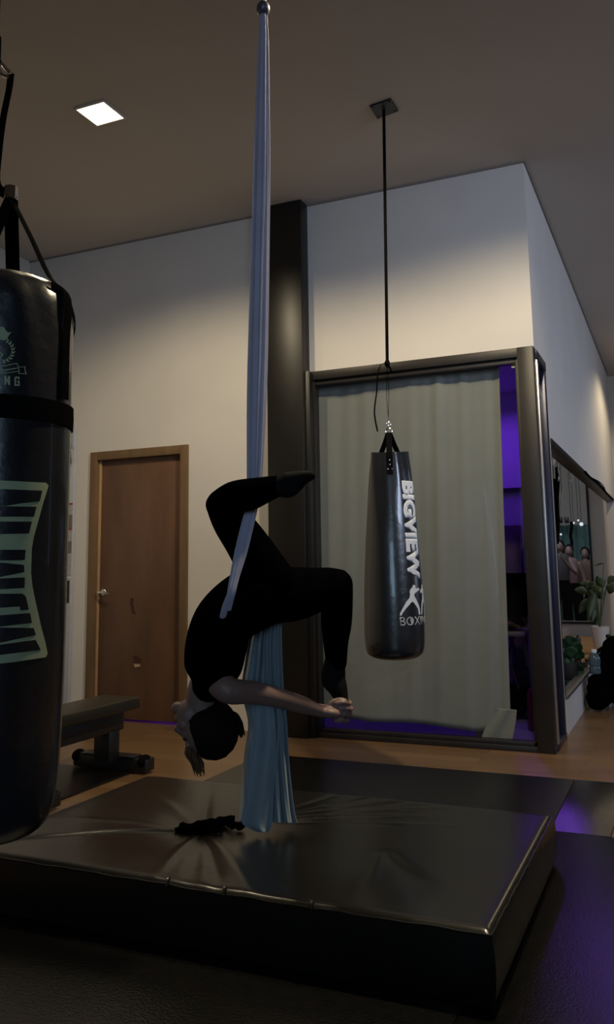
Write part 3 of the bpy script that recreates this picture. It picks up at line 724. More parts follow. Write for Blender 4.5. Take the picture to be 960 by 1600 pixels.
# ================================================================== PUNCHING BAG (near left)
def bag_left():
    c = CO+ray(-5, 860)*2.3; BX, BY = c.x, c.y; RR = .187
    t = thing('punching_bag', (BX, BY, .5), 'large black punching bag with pale green crest and lettering at the left edge', 'punching bag')
    zt = on(20, 432, 1, BY).z; zb = .47
    # profile measured along the bag's axis
    prof = [(.03, zb), (.10, zb+.006), (.150, zb+.035), (.172, zb+.10), (.182, zb+.22), (RR, zb+.5), (RR+.001, zb+1.0), (RR, zt-.28), (RR-.001, zt-.14), (RR-.006, zt-.085), (.160, zt-.045), (.11, zt-.014), (.05, zt-.004), (.01, zt)]
    S = spline(prof, 4)
    va = math.atan2(-BY, -BX)
    def rad(z):
        for a, b in zip(S, S[1:]):
            if a[1] <= z <= b[1] and b[1] > a[1]: return a[0]+(b[0]-a[0])*(z-a[1])/(b[1]-a[1])
        return RR
    def fn(a, z):
        k = max(0, min(1, (z-(zt-.35))/.35)); return 1+k*(.014*math.sin(a*7+1)+.010*math.sin(a*13+z*22))+.003*math.sin(a*4+z*6)
    bm = bmesh.new(); revolve(bm, S, 120, (BX, BY, 0), fn); link('body', bm, M_leather, t)
    zc = lambda y: (on(-5, y, 1, BY)).z
    # band
    z1, z0 = zc(637), zc(672)
    bm = bmesh.new(); revolve(bm, [(RR-.01, z0), (RR+.006, z0+.001), (RR+.007, (z0+z1)/2), (RR+.006, z1-.001), (RR-.01, z1)], 96, (BX, BY, 0)); link('band', bm, M_strap, t)
    vd = Vector((math.cos(va), math.sin(va), 0)); sd = Vector((-math.sin(va), math.cos(va), 0)); Z = Vector((0, 0, 1)); c0 = Vector((BX, BY, 0))
    apex = c0+Z*(on(0, 312, 1, BY).z)
    for k, a in enumerate((56, 172, 236, -30)):
        dv = vd*math.cos(R(a))+sd*math.sin(R(a)); bm = bmesh.new()
        flatstrap(bm, [apex, apex+(c0+dv*.14+Z*(zt-.015)-apex)*.5, c0+dv*.135+Z*(zt-.012), c0+dv*(RR+.006)+Z*(zt-.075), c0+dv*(RR+.006)+Z*(zt-.2), c0+dv*(RR+.007)+Z*(z1+.01)], .040, .005, dv.cross(Z))
        link('strap', bm, M_strap, t)
    # crossing reinforcement strap on the shoulder
    bm = bmesh.new(); pts = []
    for k in range(9):
        s = k/8; a = R(40+62*s); z = zt-.055-.09*s**1.6; r = RR*fn(va+a, z)+.004-.012*(1-s); pts.append((c0+(vd*math.cos(a)+sd*math.sin(a))*r+Z*z))
    flatstrap(bm, pts, .022, .004, Z); link('seam_strap', bm, M_strap, t)
    bm = bmesh.new(); tube(bm, [c0+Z*(apex.z-.01), c0+Z*(apex.z+.03)], .02); link('ring', bm, M_chrome, t)
    # strap and carabiner above, up to the ceiling
    q = lambda x, y: on(x, y, 1, BY)
    bm = bmesh.new(); flatstrap(bm, [apex, q(-4, 290), q(-2, 240), q(5, 185), q(14, 140), q(17, 116)], .028, .004, (sd+vd).normalized()); link('strap', bm, M_strap, t)
    bm = bmesh.new(); tube(bm, [q(17, 117), q(11, 120), q(3, 116), q(-3, 106), q(-4, 96), q(2, 98), q(10, 108), q(17, 114)], .006); link('carabiner', bm, M_chrome, t)
    bm = bmesh.new(); flatstrap(bm, [q(0, 100), q(1, 60), q(-1, 20), Vector((q(-1, 20).x, BY, ZC))], .022, .004, vd); link('strap', bm, M_strap, t)
    # printed decals, projected on the front of the cylinder
    def onbag(off):
        def f(x, y):
            d = ray(x, y); ox, oy = CO.x-BX, CO.y-BY; r = RR+off
            A = d.x**2+d.y**2; B = 2*(ox*d.x+oy*d.y); Cc = ox*ox+oy*oy-r*r
            D = max(B*B-4*A*Cc, 0); s = (-B-math.sqrt(D))/(2*A); p = CO+d*s
            a = math.atan2(p.y-BY, p.x-BX); rr = rad(p.z)*fn(a, p.z)+off
            return Vector((BX+rr*math.cos(a), BY+rr*math.sin(a), p.z))
        return f
    sc = lambda pts: [(x/4.85, 730+y/4.85) for x, y in pts]
    E = -330
    base = [(E, 100), (0, 100), (345, 118), (365, 140), (328, 260), (290, 400), (255, 530), (240, 620), (235, 800), (245, 900), (265, 1000), (310, 1200), (345, 1330), (362, 1410), (350, 1440), (120, 1475), (0, 1488), (E, 1500)]
    decal('lettering', [sc(base)], onbag(.0020), M_green, t, 4, 20)
    dk = [[(E, 165), (0, 165), (318, 178), (298, 258), (150, 275), (45, 293), (0, 293), (E, 293)],
          [(E, 296), (45, 296), (275, 300), (255, 375), (E, 375)],
          [(E, 412), (240, 412), (218, 502), (0, 507), (E, 507)],
          [(E, 628), (193, 625), (187, 700), (170, 705), (E, 710)],
          [(E, 722), (0, 722), (180, 740), (183, 795), (0, 832), (E, 850)],
          [(E, 860), (0, 843), (187, 835), (185, 915), (0, 925), (E, 930)],
          [(E, 960), (170, 958), (195, 980), (218, 1080), (155, 1085), (150, 1055), (0, 1065), (E, 1075)],
          [(E, 1140), (0, 1122), (228, 1105), (242, 1180), (0, 1208), (E, 1220)],
          [(E, 1225), (0, 1215), (255, 1218), (272, 1272), (0, 1330), (E, 1345)],
          [(E, 1370), (0, 1345), (270, 1308), (310, 1385), (0, 1422), (E, 1435)]]
    decal('letter_fill', [sc(p) for p in dk], onbag(.0034), M_leather, t, 4, 20)
    s8 = lambda pts: [(x/8, 480+y/8) for x, y in pts]
    crest = [s8([(-40, 250), (0, 245), (50, 250), (72, 290), (100, 318), (145, 312), (118, 345), (98, 372), (90, 400), (60, 420), (20, 408), (-40, 400)])]
    for side in (1,):
        for k in range(9):
            a = R(-52+k*17); cx, cy = 20+135*math.cos(a), 545+130*math.sin(a)
            for da, rr in ((.55, 1), (-.25, .7)):
                dx, dy = math.cos(a-PI/2+da*1.3), math.sin(a-PI/2+da*1.3)
                nxx, nyy = -dy, dx; ln = 56*rr; wd = 13
                crest.append(s8([(cx, cy), (cx+dx*ln*.4+nxx*wd, cy+dy*ln*.4+nyy*wd), (cx+dx*ln, cy+dy*ln), (cx+dx*ln*.4-nxx*wd, cy+dy*ln*.4-nyy*wd)]))
    crest += [s8([(-60, 745), (0, 742), (205, 698), (215, 706), (0, 752), (-60, 756)]), s8([(-60, 795), (0, 792), (215, 755), (215, 768), (0, 806), (-60, 810)]), s8([(-60, 832), (0, 828), (220, 800), (220, 808), (0, 838), (-60, 842)]),
              s8([(205, 698), (215, 698), (230, 745), (320, 742), (315, 780), (335, 840), (322, 838), (230, 832), (225, 826), (318, 828), (305, 780), (310, 750), (225, 752)]), s8([(225, 750), (236, 750), (244, 830), (232, 832)])]
    crest.append(s8([(-10, 575), (5, 562), (28, 575), (40, 600), (28, 622), (5, 628), (-10, 622), (-10, 612), (8, 615), (22, 600), (14, 580), (-10, 588)]))
    crest += [s8([(55, 860), (72, 860), (102, 920), (102, 860), (126, 864), (126, 975), (108, 975), (78, 915), (78, 972), (55, 972)]),
              s8([(180, 880), (192, 868), (232, 868), (245, 880), (245, 905), (226, 905), (226, 890), (200, 890), (200, 966), (226, 966), (226, 938), (214, 938), (214, 920), (245, 920), (245, 985), (180, 985)])]
    decal('crest', crest, onbag(.0024), M_green, t, 2, 10)
bag_left()

# ================================================================== BENCH
def bench():
    X0, X1, Y0, Y1 = -3.30, -3.03, 3.20, 4.36
    t = thing('workout_bench', ((X0+X1)/2, 3.9, .01), 'flat black workout bench with padded seat behind the left punching bag', 'bench')
    bm = bmesh.new(); box(bm, (X0, Y0, .345), (X1, Y1, .415), .012, 3); link('seat_pad', bm, M_pad, t)
    xm = (X0+X1)/2
    obox('beam', (xm-.055, Y0+.1, .235), (xm+.075, Y1-.08, .343), M_black, t, .006)
    for yc in (4.20, 3.45):
        obox('leg', (xm-.035, yc-.06, .07), (xm+.075, yc+.04, .25), M_black, t, .005)
        f = obox('foot', (-3.42, yc+.03 if yc > 4 else yc-.04, .012), (-2.90, yc+.125 if yc > 4 else yc+.06, .085), M_black, t, .010)
        obox('foot_plate', (-3.36, (yc+.02) if yc > 4 else yc-.05, .085), (-2.98, (yc+.11) if yc > 4 else yc+.05, .097), M_black, t, .004)
        for s in (-3.40, -2.93):
            bm = bmesh.new(); ellipsoid(bm, Vector((s, yc+.06 if yc > 4 else yc, .07)), (Vector((1, 0, 0)), Vector((0, 1, 0)), Vector((0, 0, 1))), (.03, .055, .036)); link('end_cap', bm, M_strap, t)
bench()

# ================================================================== WHITE UPRIGHT WITH STICKERS
def upright():
    x0, x1, y = -4.71, -4.585, 5.625
    t = thing('equipment_upright', ((x0+x1)/2, y, 0), 'tall narrow white metal upright covered in stickers, standing left of the door', 'upright')
    obox('post', (x0, y-.03, .0), (x1, y-.002, on(108, 665, 1, y).z), M_postw, t, .005)
    obox('side_rail', (x0-.07, y-.04, .0), (x0-.005, y-.002, on(100, 880, 1, y).z), mat('rail_paint', (.30, .25, .24), .5, var=.1), t, .004)
    ys = lambda v: on(111, v, 1, y-.032).z
    def st(nm, a, b, m, xa=.25, xb=.95): 
        return obox(nm, (x0+(x1-x0)*xa, y-.034, ys(b)), (x0+(x1-x0)*xb, y-.0305, ys(a)), m, t)
    M1 = mat('red_sticker', (.25, .05, .03), .5); M2 = mat('grey_sticker', (.16, .13, .13), .5, var=.4, vscale=90); M3 = mat('pale_sticker', (.36, .34, .34), .5, var=.1, vscale=60)
    for a, b, m in ((786, 789, M1), (789, 804, M3), (805, 825, M2), (825, 828, M1), (829, 845, M3), (846, 864, M2), (866, 884, M3), (886, 899, M3), (901, 904, mat('white_sticker', (.6, .6, .6), .5))): st('sticker', a, b, m)
    s = st('sticker', 907, 942, M_black, .32, .86)
    bm = bmesh.new(); zz = ys(910); 
    for k in range(7):
        a = zz-.006-k*.017; box(bm, (x0+.045, y-.0350, a-.007), (x0+.072-(k % 3)*.006, y-.0342, a-.002)); box(bm, (x0+.045, y-.0350, a-.012), (x0+.052, y-.0342, a-.002))
    link('printing', bm, M_grey, s, smooth=False)
    obox('top_plate', (x0+.02, y-.036, ys(700)), (x1-.02, y-.031, ys(672)), mat('blue_grey_plate', (.30, .34, .38), .4), t)
    bm = bmesh.new(); tube(bm, [on(108, 694, 1, y-.05), on(110, 710, 1, y-.055), on(111, 724, 1, y-.05)], .008); link('hook', bm, mat('dark_hook', (.12, .12, .13), .5, .5), t)
    bm = bmesh.new(); tube(bm, [on(103, 668, 1, y), on(106, 656, 1, y), on(113, 643, 1, y)], [.012, .009, .004]); tube(bm, [on(106, 656, 1, y), on(110, 660, 1, y), on(112, 668, 1, y)], .006); link('cable_hook', bm, mat('dark_hook', (.12, .12, .13), .5, .5), t)
upright()

# ================================================================== CURTAIN
def curtain():
    y = YW+.075
    t = thing('curtain', (-1.7, y, .1), 'long beige cloth curtain hanging inside the glass front behind the punching bag', 'curtain')
    q = lambda x, yy, d: on(x, yy, 1, y+d)
    bm = bmesh.new()
    rows = spline([(598, 497, 780), (640, 499, 781), (720, 500, 784), (800, 500, 787), (900, 500, 790), (1000, 503, 794), (1060, 505, 796), (1108, 508, 798)], 6)
    cols = 150; V = []
    top = [(497, 600), (520, 598), (640, 585), (780, 568)]
    bot = [(505, 1118), (545, 1122), (580, 1128), (650, 1130), (700, 1137), (742, 1143), (780, 1141), (799, 1139)]
    def interp(L, x):
        for a, b in zip(L, L[1:]):
            if a[0] <= x <= b[0]: return a[1]+(b[1]-a[1])*(x-a[0])/(b[0]-a[0])
        return L[-1][1] if x > L[-1][0] else L[0][1]
    NR = 60
    for i in range(NR+1):
        s = i/NR; row = []
        for j in range(cols+1):
            u = j/cols; xt = 497+(780-497)*u; xb = 505+(799-505)*u
            x = xt+(xb-xt)*s; ya = interp(top, xt); yb = interp(bot, xb); yy = ya+(yb-ya)*s
            if u > .985 and s > .93: pass
            env = .35+.65*math.sin(u*7+1.3*s)**2
            dd = env*(.007*math.sin(u*u*26+u*9+s*1.2)+.004*math.sin(u*61+u*u*20+2*s)*(1-.6*s))+.009*math.sin(u*9-s*3)+.003*math.sin(s*11+u*17)*s
            row.append(bm.verts.new(q(x, yy, dd)))
        V.append(row)
    for i in range(NR):
        for j in range(cols): bm.faces.new((V[i][j], V[i][j+1], V[i+1][j+1], V[i+1][j]))
    solid(link('cloth', bm, M_curtain, t), .0012)
    bm = bmesh.new()
    rows = spline([(1106, 776, 808), (1120, 768, 807), (1140, 758, 804), (1157, 752, 801)], 4)
    pleat(bm, rows, 20, lambda u, v: .045+.006*math.sin(u*9+v*3), lambda x, yy, d: q(x, yy+.1*(x-776), d-.062))
    solid(link('corner_flap', bm, M_curtain, t), .0012)
    bm = bmesh.new(); rows = spline([(1128, 742, 790), (1150, 745, 792), (1158, 750, 793)], 4)
    pleat(bm, rows, 20, lambda u, v: -.018+.006*math.sin(u*9+v*3), lambda x, yy, d: q(x, yy, d+.04))
    solid(link('hem', bm, mat('hem_cloth', (.16, .15, .14), .9, transl=.2), t), .0012)
curtain()
# white note on the glass
a = on(799, 561, 1, YW-.006); b = on(817, 573, 1, YW-.006)
tag(obox('paper_note', (a.x, YW-.0066, b.z), (b.x, YW-.0046, a.z), mat('paper', (.42, .44, .40), .8)), 'small blank paper note taped to the top corner of the glass', 'note')

# ================================================================== THINGS IN THE PURPLE ROOM
def frame_chair():
    t = thing('folding_chair', (-1.27, 6.85, 0), 'dark folding chair with thin metal legs seen through the purple glass strip', 'chair')
    bx, by = -1.27, 6.85
    obox('seat', (bx-.2, by-.2, .62), (bx+.14, by+.2, .66), mat('grey_seat', (.10, .09, .09), .6), t, .012)
    for s in (-1, 1):
        for u in (-1, 1):
            bm = bmesh.new(); tube(bm, [(bx-.03+u*.02, by+s*.17, .62), (bx-.03-u*.17, by+s*.18, .0)], .011); link('leg', bm, M_bronze, t)
    obox('backrest', (bx-.2, by+.19, .85), (bx+.14, by+.215, 1.10), M_cloth, t, .01)
frame_chair()
def lumps(name, pts, m, vox, label, cat, amp=.004):
    bm = bmesh.new()
    for c, r in pts: ellipsoid(bm, Vector(c), (Vector((1, 0, 0)), Vector((0, 1, 0)), Vector((0, 0, 1))), r)
    o = link(name, bm, m); remesh(o, vox, 3)
    for v in o.data.vertices: v.co += Vector((1, .5, .6))*amp*math.sin(v.co.x*60+v.co.z*80+v.co.y*30)
    tag(o, label, cat); return o
lumps('clothes_pile', [((-1.30, 6.78, .79), (.15, .14, .115)), ((-1.20, 6.78, .85), (.10, .11, .10)), ((-1.36, 6.78, .90), (.08, .09, .07)), ((-1.24, 6.76, .725), (.12, .12, .055))], M_cloth, .012, 'heap of black clothes piled on the folding chair in the purple room', 'clothes')
lumps('gym_bag', [((-1.27, 6.75, .14), (.17, .18, .12)), ((-1.18, 6.8, .16), (.1, .15, .10))], M_cloth, .012, 'black gym bag on the purple room floor below the folding chair', 'bag')
ym = on(788, 958, 1, 7.15); bm = bmesh.new(); revolve(bm, spline([(.03, 0), (.075, .002), (.08, .02), (.08, ym.z-.03), (.07, ym.z-.003), (.02, ym.z)], 3), 28, (ym.x-.03, 7.15, 0), lambda a, z: 1+.02*math.sin(a)); o = link('rolled_mat', bm, mat('magenta_rubber', (.5, .05, .35), .5, var=.1)); tag(o, 'rolled magenta exercise mat standing upright, half hidden behind the curtain edge', 'mat')
bm = bmesh.new(); revolve(bm, spline([(.05, 0), (.055, .01), (.055, .25), (.03, .30), (.02, .33), (.02, .35)], 3), 24, (-1.02, 6.28, 0))
ex = link('red_canister', bm, M_red); tag(ex, 'tall red canister on the floor in the corner of the purple room', 'canister')
bm = bmesh.new(); tube(bm, [(-1.02, 6.28, .35), (-1.0, 6.26, .365), (-.98, 6.24, .36)], .008); link('nozzle', bm, M_black, ex)
a = on(788, 822, 1, 7.45); b = on(815, 822, 1, 7.45)
dd = thing('locker', (a.x+.07, 7.46, 0), 'dark purple lit locker against the back wall of the purple room', 'locker')
obox('case', (a.x-.3, 7.36, 0), (b.x, 7.475, a.z), mat('maroon_panel', (.05, .012, .04), .6, var=.1), dd, .005)
obox('door', (a.x-.14, 7.345, .06), (b.x-.02, 7.358, a.z-.04), mat('maroon_door', (.04, .010, .035), .6, var=.1), dd, .004)

# ================================================================== PLANTS AND THINGS BY THE SIDE WINDOW
def leaf(bm, base, tip, wid, droop=.0, n=7, up=Vector((0, 0, 1))):
    base = Vector(base); tip = Vector(tip); d = tip-base; s = d.cross(up)
    if s.length < 1e-4: s = Vector((1, 0, 0))
    s.normalize(); nr = s.cross(d).normalized(); V = []
    for i in range(n+1):
        u = i/n; w_ = wid*math.sin(PI*min(u*.93+.04, 1))**.8*(1.15-.4*u); c = base+d*u+nr*(droop*math.sin(PI*u))
        V.append([bm.verts.new(c-s*w_+nr*wid*.25), bm.verts.new(c), bm.verts.new(c+s*w_+nr*wid*.25)])
    for i in range(n):
        for j in range(2): bm.faces.new((V[i][j], V[i][j+1], V[i+1][j+1], V[i+1][j]))
def potted(name, px, py, Y, potr, poth, label, potm, stems, leafm, bz=None):
    p = on(px, py, 1, Y); t = thing(name, p, label, 'plant', 'potted plants by the side window' if False else None)
    bm = bmesh.new(); revolve(bm, [(potr*.7, 0), (potr*.74, .004), (potr*.95, poth*.8), (potr, poth), (potr*.9, poth), (potr*.86, poth*.9)], 28, p); link('pot', bm, potm, t)
    bm = bmesh.new(); revolve(bm, [(.001, poth*.86), (potr*.86, poth*.87), (potr*.5, poth*.92), (.002, poth*.93)], 20, p); link('soil', bm, M_soil, t)
    c = p+Vector((0, 0, poth*.9))
    for (ex, ey, dy, lx, ly, wd) in stems:
        e = on(ex, ey, 1, Y+dy); l = on(lx, ly, 1, Y+dy*1.3-.05)
        bm = bmesh.new(); tube(bm, [c, c+(e-c)*.5+Vector((0, 0, .03)), e], [.008, .006, .004], 6); s = link('stem', bm, leafm, t)
        bm = bmesh.new(); leaf(bm, e, l, wd, .02, up=VIEWN); solid(link('leaf', bm, leafm, s), .0015)
VIEWN = Vector((-.08, 1, .2)).normalized()
potted('potted_plant', 940, 1012, 10.4, .105, .24, 'tall leafy plant in a white pot behind the far end of the window sill', M_pot,
       [(925, 915, 0, 938, 925, .07), (932, 912, .1, 915, 920, .05), (948, 915, 0, 960, 922, .08), (950, 912, .05, 966, 905, .07), (944, 880, .1, 929, 884, .012), (930, 925, -.1, 920, 968, .05), (926, 918, .1, 906, 912, .06), (943, 918, -.05, 934, 900, .06), (918, 925, .05, 898, 922, .05), (920, 935, .0, 906, 958, .05), (928, 940, -.05, 926, 972, .045), (933, 922, .1, 942, 936, .06), (915, 918, .15, 926, 930, .05)], M_leaf)
potted('potted_plant', 893, 1060, 7.3, .07, .13, 'dense dark leafy plant in a black pot just inside the near end of the sill', M_potd,
       [(890, 1010, 0, 897, 996, .06), (885, 1015, .05, 880, 998, .05), (897, 1020, 0, 906, 1005, .05), (900, 1030, .05, 910, 1018, .05), (886, 1030, 0, 881, 1020, .04), (893, 1030, -.03, 892, 1012, .06), (888, 1045, 0, 880, 1040, .05), (900, 1048, 0, 908, 1042, .045), (893, 1040, 0, 898, 1060, .055), (892, 1022, 0, 886, 1040, .055), (896, 1012, .02, 890, 1026, .055), (884, 1055, 0, 881, 1075, .05), (890, 1056, -.03, 892, 1078, .055), (902, 1040, .1, 906, 1056, .05), (893, 1005, .1, 902, 1010, .05)], M_leafd)
potted('potted_plant', 912, 1056, 7.9, .05, .12, 'small plant with one pale pink leaf leaning on the sill', M_potd,
       [(914, 1035, 0, 918, 1048, .03), (908, 1030, 0, 902, 1018, .03)], mat('pink_leaf', (.50, .32, .30), .6, var=.1))
potted('potted_plant', 952, 1020, 9.6, .06, .08, 'dark green plant at the right photo edge above the sill end', M_potd,
       [(954, 1002, 0, 968, 1012, .05), (956, 1000, 0, 948, 992, .03), (960, 1000, 0, 975, 994, .05)], M_leafd)
# low wooden counter under the mirror and things on it
tc = thing('wooden_counter', (-1.5, 12.4, 0), 'low wooden counter in the alcove behind the dark plant', 'counter')
obox('top', (-2.4, 9.9, .13), (-.92, 12.8, .16), M_woodc, tc, .006); obox('base', (-2.3, 10.0, 0), (-1.0, 12.7, .13), M_woodc, tc)
for k, (x, y, Yy, h) in enumerate(((884, 992, 11.6, .06), (898, 990, 11.2, .11), (903, 991, 11.2, .13))):
    p = on(x, y, 1, Yy); p.z = .16
    bm = bmesh.new(); revolve(bm, spline([(.03, 0), (.035, .01), (.035, h*.7), (.015, h*.85), (.015, h)], 3), 16, p)
    b = link(['bowl', 'jar', 'bottle'][k], bm, [M_potd, M_chrome, M_potd][k])
    tag(b, ['small dark bowl on the wooden counter', 'small shiny jar on the wooden counter beside the bottle', 'small dark bottle on the wooden counter'][k], ['bowl', 'jar', 'bottle'][k])
# cable looping along the window head
bm = bmesh.new(); q = lambda x, y: on(x, y, 0, XS+.02)
tube(bm, [q(915, 737), q(922, 745), q(931, 751), q(938, 757), q(945, 766), q(952, 775), q(958, 781)], .010)
tag(link('black_cable', bm, M_strap), 'black cable sagging along the top edge of the side window', 'cable')
bm = bmesh.new(); tube(bm, [q(928, 748), q(937, 753), q(943, 759), q(947, 768)], .006)
tag(link('black_cable', bm, M_strap), 'thin loose loop of cable below the side window head', 'cable')
# bag, bottle, box and towel by the wall
lumps('backpack', [((-.60, 7.62, .25), (.14, .16, .22)), ((-.55, 7.62, .45), (.12, .12, .12)), ((-.50, 7.55, .12), (.16, .18, .11))], M_cloth, .014, 'bulky black backpack on the floor at the right edge below the sill end', 'backpack')
lumps('floor_bag', [((-.70, 7.33, .09), (.09, .13, .09)), ((-.70, 7.32, .17), (.075, .11, .10)), ((-.69, 7.31, .24), (.07, .10, .05)), ((-.66, 7.36, .12), (.08, .1, .1))], M_cloth, .012, 'low black bag on the floor against the white half wall', 'bag')
p = Vector((-.70, 7.30, .29)); bm = bmesh.new(); revolve(bm, spline([(.04, 0), (.045, .01), (.045, .05), (.04, .06), (.045, .07), (.045, .13), (.02, .16), (.018, .17)], 3), 20, p)
bt = link('water_bottle', bm, mat('blue_plastic', (.05, .08, .10), .2)); tag(bt, 'bluish plastic water bottle lying on top of the low black bag', 'bottle')
bm = bmesh.new(); revolve(bm, [(.02, .165), (.022, .17), (.022, .19), (.01, .192)], 16, p); link('cap', bm, M_white, bt)
bm = bmesh.new(); q = lambda x, y, d: on(x, y, 1, 8.3+d)
pleat(bm, spline([(1012, 946, 960), (1020, 942, 962), (1030, 940, 964), (1034, 941, 950)], 4), 16, lambda u, v: .03*math.sin(u*6+v), lambda x, y, d: q(x, y+abs(x-952)*.5, d))
tag(solid(link('towel', bm, M_pot), .006), 'white towel draped at the end of the window sill', 'towel')
bm = bmesh.new(); tube(bm, [q(930, 1022, 0), q(940, 1014, 0), q(950, 1013, 0), q(960, 1021, 0)], .018); tag(link('hose', bm, M_strap), 'thick black hose arched over the white towel', 'hose')
bm = bmesh.new(); revolve(bm, spline([(.03, 0), (.032, .01), (.02, .07), (.016, .08)], 3), 16, on(950, 1094, 2, 0)); tag(link('cup', bm, M_chrome), 'small shiny cup on the floor in front of the black backpack', 'cup')

# ---------------- studio made up in place of the mirror's reflection: teal drapes, dark straps, tinsel, people
bm = bmesh.new(); V = []
for i in range(2):
    V.append([bm.verts.new((-4.4+3.0*j/90, 18.8+.10*math.sin(j*.9)+.05*math.sin(j*2.3), .02+2.0*i)) for j in range(91)])
for j in range(90): bm.faces.new((V[0][j], V[0][j+1], V[1][j+1], V[1][j]))
tag(solid(link('teal_drape', bm, mat('teal_cloth', (.14, .27, .26), .8, var=.1)), .01), 'pleated teal drape hanging behind the people in the mirrored studio', 'drape')
def strand(name, x, y0, y1, Y, r, m, label, cat, sway=1.5):
    bm = bmesh.new(); pts = [on(x+sway*math.sin(k*1.3), y0+(y1-y0)*k/8, 1, Y) for k in range(9)]; tube(bm, pts, r, 8, 3)
    o = link(name, bm, m); tag(o, label, cat)
    bm = bmesh.new(); p = pts[0]; tube(bm, [p, Vector((p.x, p.y, (p.z+ZC)/2)), Vector((p.x, p.y, ZC))], .004, 6, 2); link('cord', bm, M_strap, o); return o
M_tin = mat('silver_tinsel', (.8, .82, .88), .25, .9)
strand('tinsel_strand', 873.5, 714, 752, 13.6, .012, M_tin, 'silver tinsel strand hanging highest at the left of the far pane', 'tinsel', .8)
strand('tinsel_strand', 892, 724, 756, 13.6, .016, M_tin, 'silver tinsel strand hanging near the middle of the far pane', 'tinsel', .8)
strand('tinsel_strand', 878, 770, 792, 13.8, .010, M_tin, 'short silver tinsel strand low on the left of the far pane', 'tinsel', .8)
strand('hanging_strap', 871, 730, 850, 13.8, .035, M_cloth, 'long black strap hanging at the left in the mirrored studio', 'strap', .8)
strand('hanging_strap', 866, 748, 810, 14.1, .02, M_cloth, 'short black strap hanging beside the long one in the mirrored studio', 'strap', 1)
strand('hanging_strap', 893, 815, 860, 16.0, .03, M_cloth, 'black strap hanging above the middle person in the mirrored studio', 'strap', 1)
def bulb(x, y, Y, r, e, label):
    bm = bmesh.new(); p = on(x, y, 1, Y); ellipsoid(bm, p, (Vector((1, 0, 0)), Vector((0, 1, 0)), Vector((0, 0, 1))), (r, r, r), 12, 8)
    o = link('light_bulb', bm, mat('lit_bulb', (1, 1, 1), .5, emit=(.9, .9, 1), estr=e)); tag(o, label, 'light')
    bm = bmesh.new(); tube(bm, [p, Vector((p.x, p.y, (p.z+ZC)/2)), Vector((p.x, p.y, ZC))], .004, 6, 2); link('cord', bm, M_strap, o)
bulb(909, 819, 18.0, .04, 1.2, 'brightest round lit bulb before the teal drape'); bulb(904, 813, 18.0, .02, 1.2, 'small lit bulb just above the brightest bulb')
bulb(897, 817, 18.0, .022, 1.2, 'small lit bulb left of the brightest bulb'); bulb(877, 835, 18.0, .022, 1.2, 'lone small lit bulb at the left of the teal drape')
for x0, x1 in ((873, 879), (882, 889)):
    a = on(x0, 808, 1, 18.2); b = on(x1, 817, 1, 18.2)
    tag(obox('wall_speaker', (a.x, 18.2, b.z), (b.x, 18.32, a.z), M_black, bev=.01), '%s small black box speaker hanging before the teal drape' % ('left' if x0 == 873 else 'right'), 'speaker')
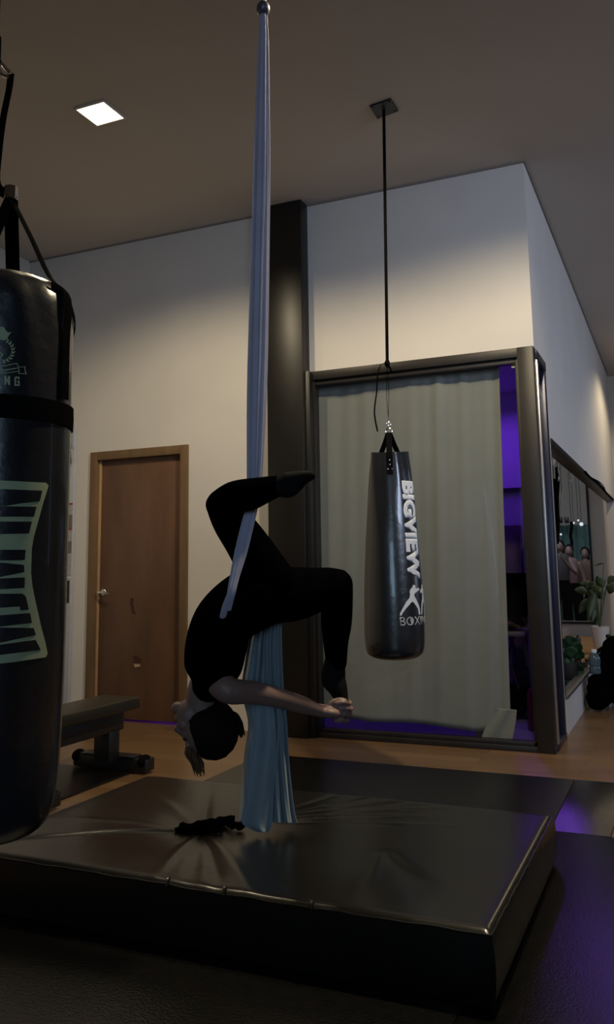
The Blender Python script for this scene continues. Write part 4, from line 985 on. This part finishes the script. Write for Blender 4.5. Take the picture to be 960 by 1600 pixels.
def bystander(x, Y, top, hgt, cloth, label, face, arms):
    hp = on(x, top, 1, Y); X = hp.x; zt = hp.z; k = hgt/1.7
    t = thing('person', (X, Y, zt-hgt), label, 'person')
    Zg = zt-hgt
    V3 = lambda a, b, c: Vector((X+a*k, Y+b*k, Zg+c*k))
    YV = Vector((0, 1, 0))
    def lf(bm, pts, g=0): loft(bm, [(V3(a, b, c), (ra+g)*k, (rb+g)*k) for a, b, c, ra, rb in pts], YV, 14, 3)
    torso = [(0, 0, .86, .15, .11), (0, 0, 1.0, .135, .10), (0, 0, 1.2, .155, .11), (0, 0, 1.38, .16, .10), (0, 0, 1.44, .07, .07)]
    legs = [[(s*.09, 0, .86, .085, .09), (s*.10, -.02, .48, .06, .065), (s*.10, 0, .10, .04, .045), (s*.10, -.05, .03, .04, .06)] for s in (-1, 1)]
    bm = bmesh.new(); lf(bm, torso)
    for q in legs: lf(bm, q)
    lf(bm, [(0, 0, 1.40, .05, .055), (0, 0, 1.52, .05, .055)])
    A = (Vector((1, 0, 0)), YV, Vector((0, 0, 1)))
    ellipsoid(bm, V3(0, -.01, 1.60), A, (.075*k, .092*k, .11*k)); ellipsoid(bm, V3(0, -.09, 1.575), A, (.014*k, .022*k, .022*k))
    for s in (-1, 1): ellipsoid(bm, V3(s*.076, 0, 1.60), A, (.01*k, .02*k, .03*k))
    for s, ar in zip((-1, 1), arms):
        sh = (s*.17, 0, 1.36)
        if ar == 'up': el = (s*.28, -.12, 1.12); wr = (s*.10, -.30, 1.36); hd = (s*.07, -.32, 1.46)
        else: el = (s*.25, .02, 1.08); wr = (s*.24, -.08, .84); hd = (s*.24, -.10, .76)
        lf(bm, [(*sh, .05, .05), (*el, .038, .04), (*wr, .026, .03), (*hd, .022, .035)])
        hv = Vector(hd)-Vector(wr); hv.normalize()
        for f in range(4):
            b0 = Vector(hd)+Vector((0, (f-1.5)*.018, 0)); e = b0+hv*.06+Vector((-s*.015, 0, 0))
            lf(bm, [(*b0, .009, .009), (*(b0+(e-b0)*.6), .009, .009), (*e, .007, .007)])
        b0 = Vector(wr)+hv*.03; e = b0+Vector((-s*.04, -.01, .03)); lf(bm, [(*b0, .012, .012), (*e, .009, .009)])
    o = link('body', bm, M_skin, t); remesh(o, .011, 3)
    bm = bmesh.new(); lf(bm, torso[:4], .012); o = link('top', bm, cloth, t); remesh(o, .014, 2)
    bm = bmesh.new()
    for q in legs: lf(bm, q[:3], .012)
    lf(bm, torso[:2], .014); o = link('trousers', bm, M_cloth, t); remesh(o, .014, 2)
    bm = bmesh.new(); vs = ellipsoid(bm, V3(0, .02, 1.625), A, (.09*k, .095*k, .112*k))
    for v in vs:
        if v.co.y < Y-.045*k and v.co.z < zt-.06*k: v.co.y = Y-.045*k
    lf(bm, [(0, .07, 1.62, .07, .04), (0, .08, 1.42, .07, .035), (0, .08, 1.3, .04, .02)]); link('hair', bm, M_hair, t)
bystander(874, 15.2, 846, 1.62, mat('grey_top', (.06, .06, .07), .8), 'leftmost of three mirror-image people behind the far pane, dark grey top, hands raised', 0, ('up', 'up'))
bystander(889, 15.8, 853, 1.60, mat('mauve_top', (.22, .13, .14), .8), 'middle of three mirror-image people behind the far pane, mauve top, one hand raised', 0, ('up', 'down'))
bystander(914, 16.3, 857, 1.62, mat('brown_top', (.16, .09, .08), .8), 'rightmost of three mirror-image people behind the far pane, brown top, arms down', 0, ('down', 'down'))

# ================================================================== CEILING LIGHTS
def downlight(x, y, label, s=.10):
    t = thing('ceiling_light', (x, y, ZC), label, 'ceiling light', 'square recessed ceiling downlights')
    bm = bmesh.new()
    for a, b in (((x-s-.012, y-s-.012, ZC-.012), (x+s+.012, y-s, ZC)), ((x-s-.012, y+s, ZC-.012), (x+s+.012, y+s+.012, ZC)), ((x-s-.012, y-s, ZC-.012), (x-s, y+s, ZC)), ((x+s, y-s, ZC-.012), (x+s+.012, y+s, ZC))): box(bm, a, b, .002)
    link('rim', bm, M_pot, t)
    obox('diffuser', (x-s, y-s, ZC-.008), (x+s, y+s, ZC-.001), mat('lit_diffuser', (1, 1, 1), .5, emit=(1, .82, .55), estr=9), t)
downlight(-3.046, 3.871, 'lit square recessed ceiling light above the wooden door')
downlight(-.50, 3.50, 'lit square recessed ceiling light in front of the glass corner, nearest the side wall')
downlight(.45, 11.3, 'lit square recessed ceiling light far down the hall beyond the side wall')
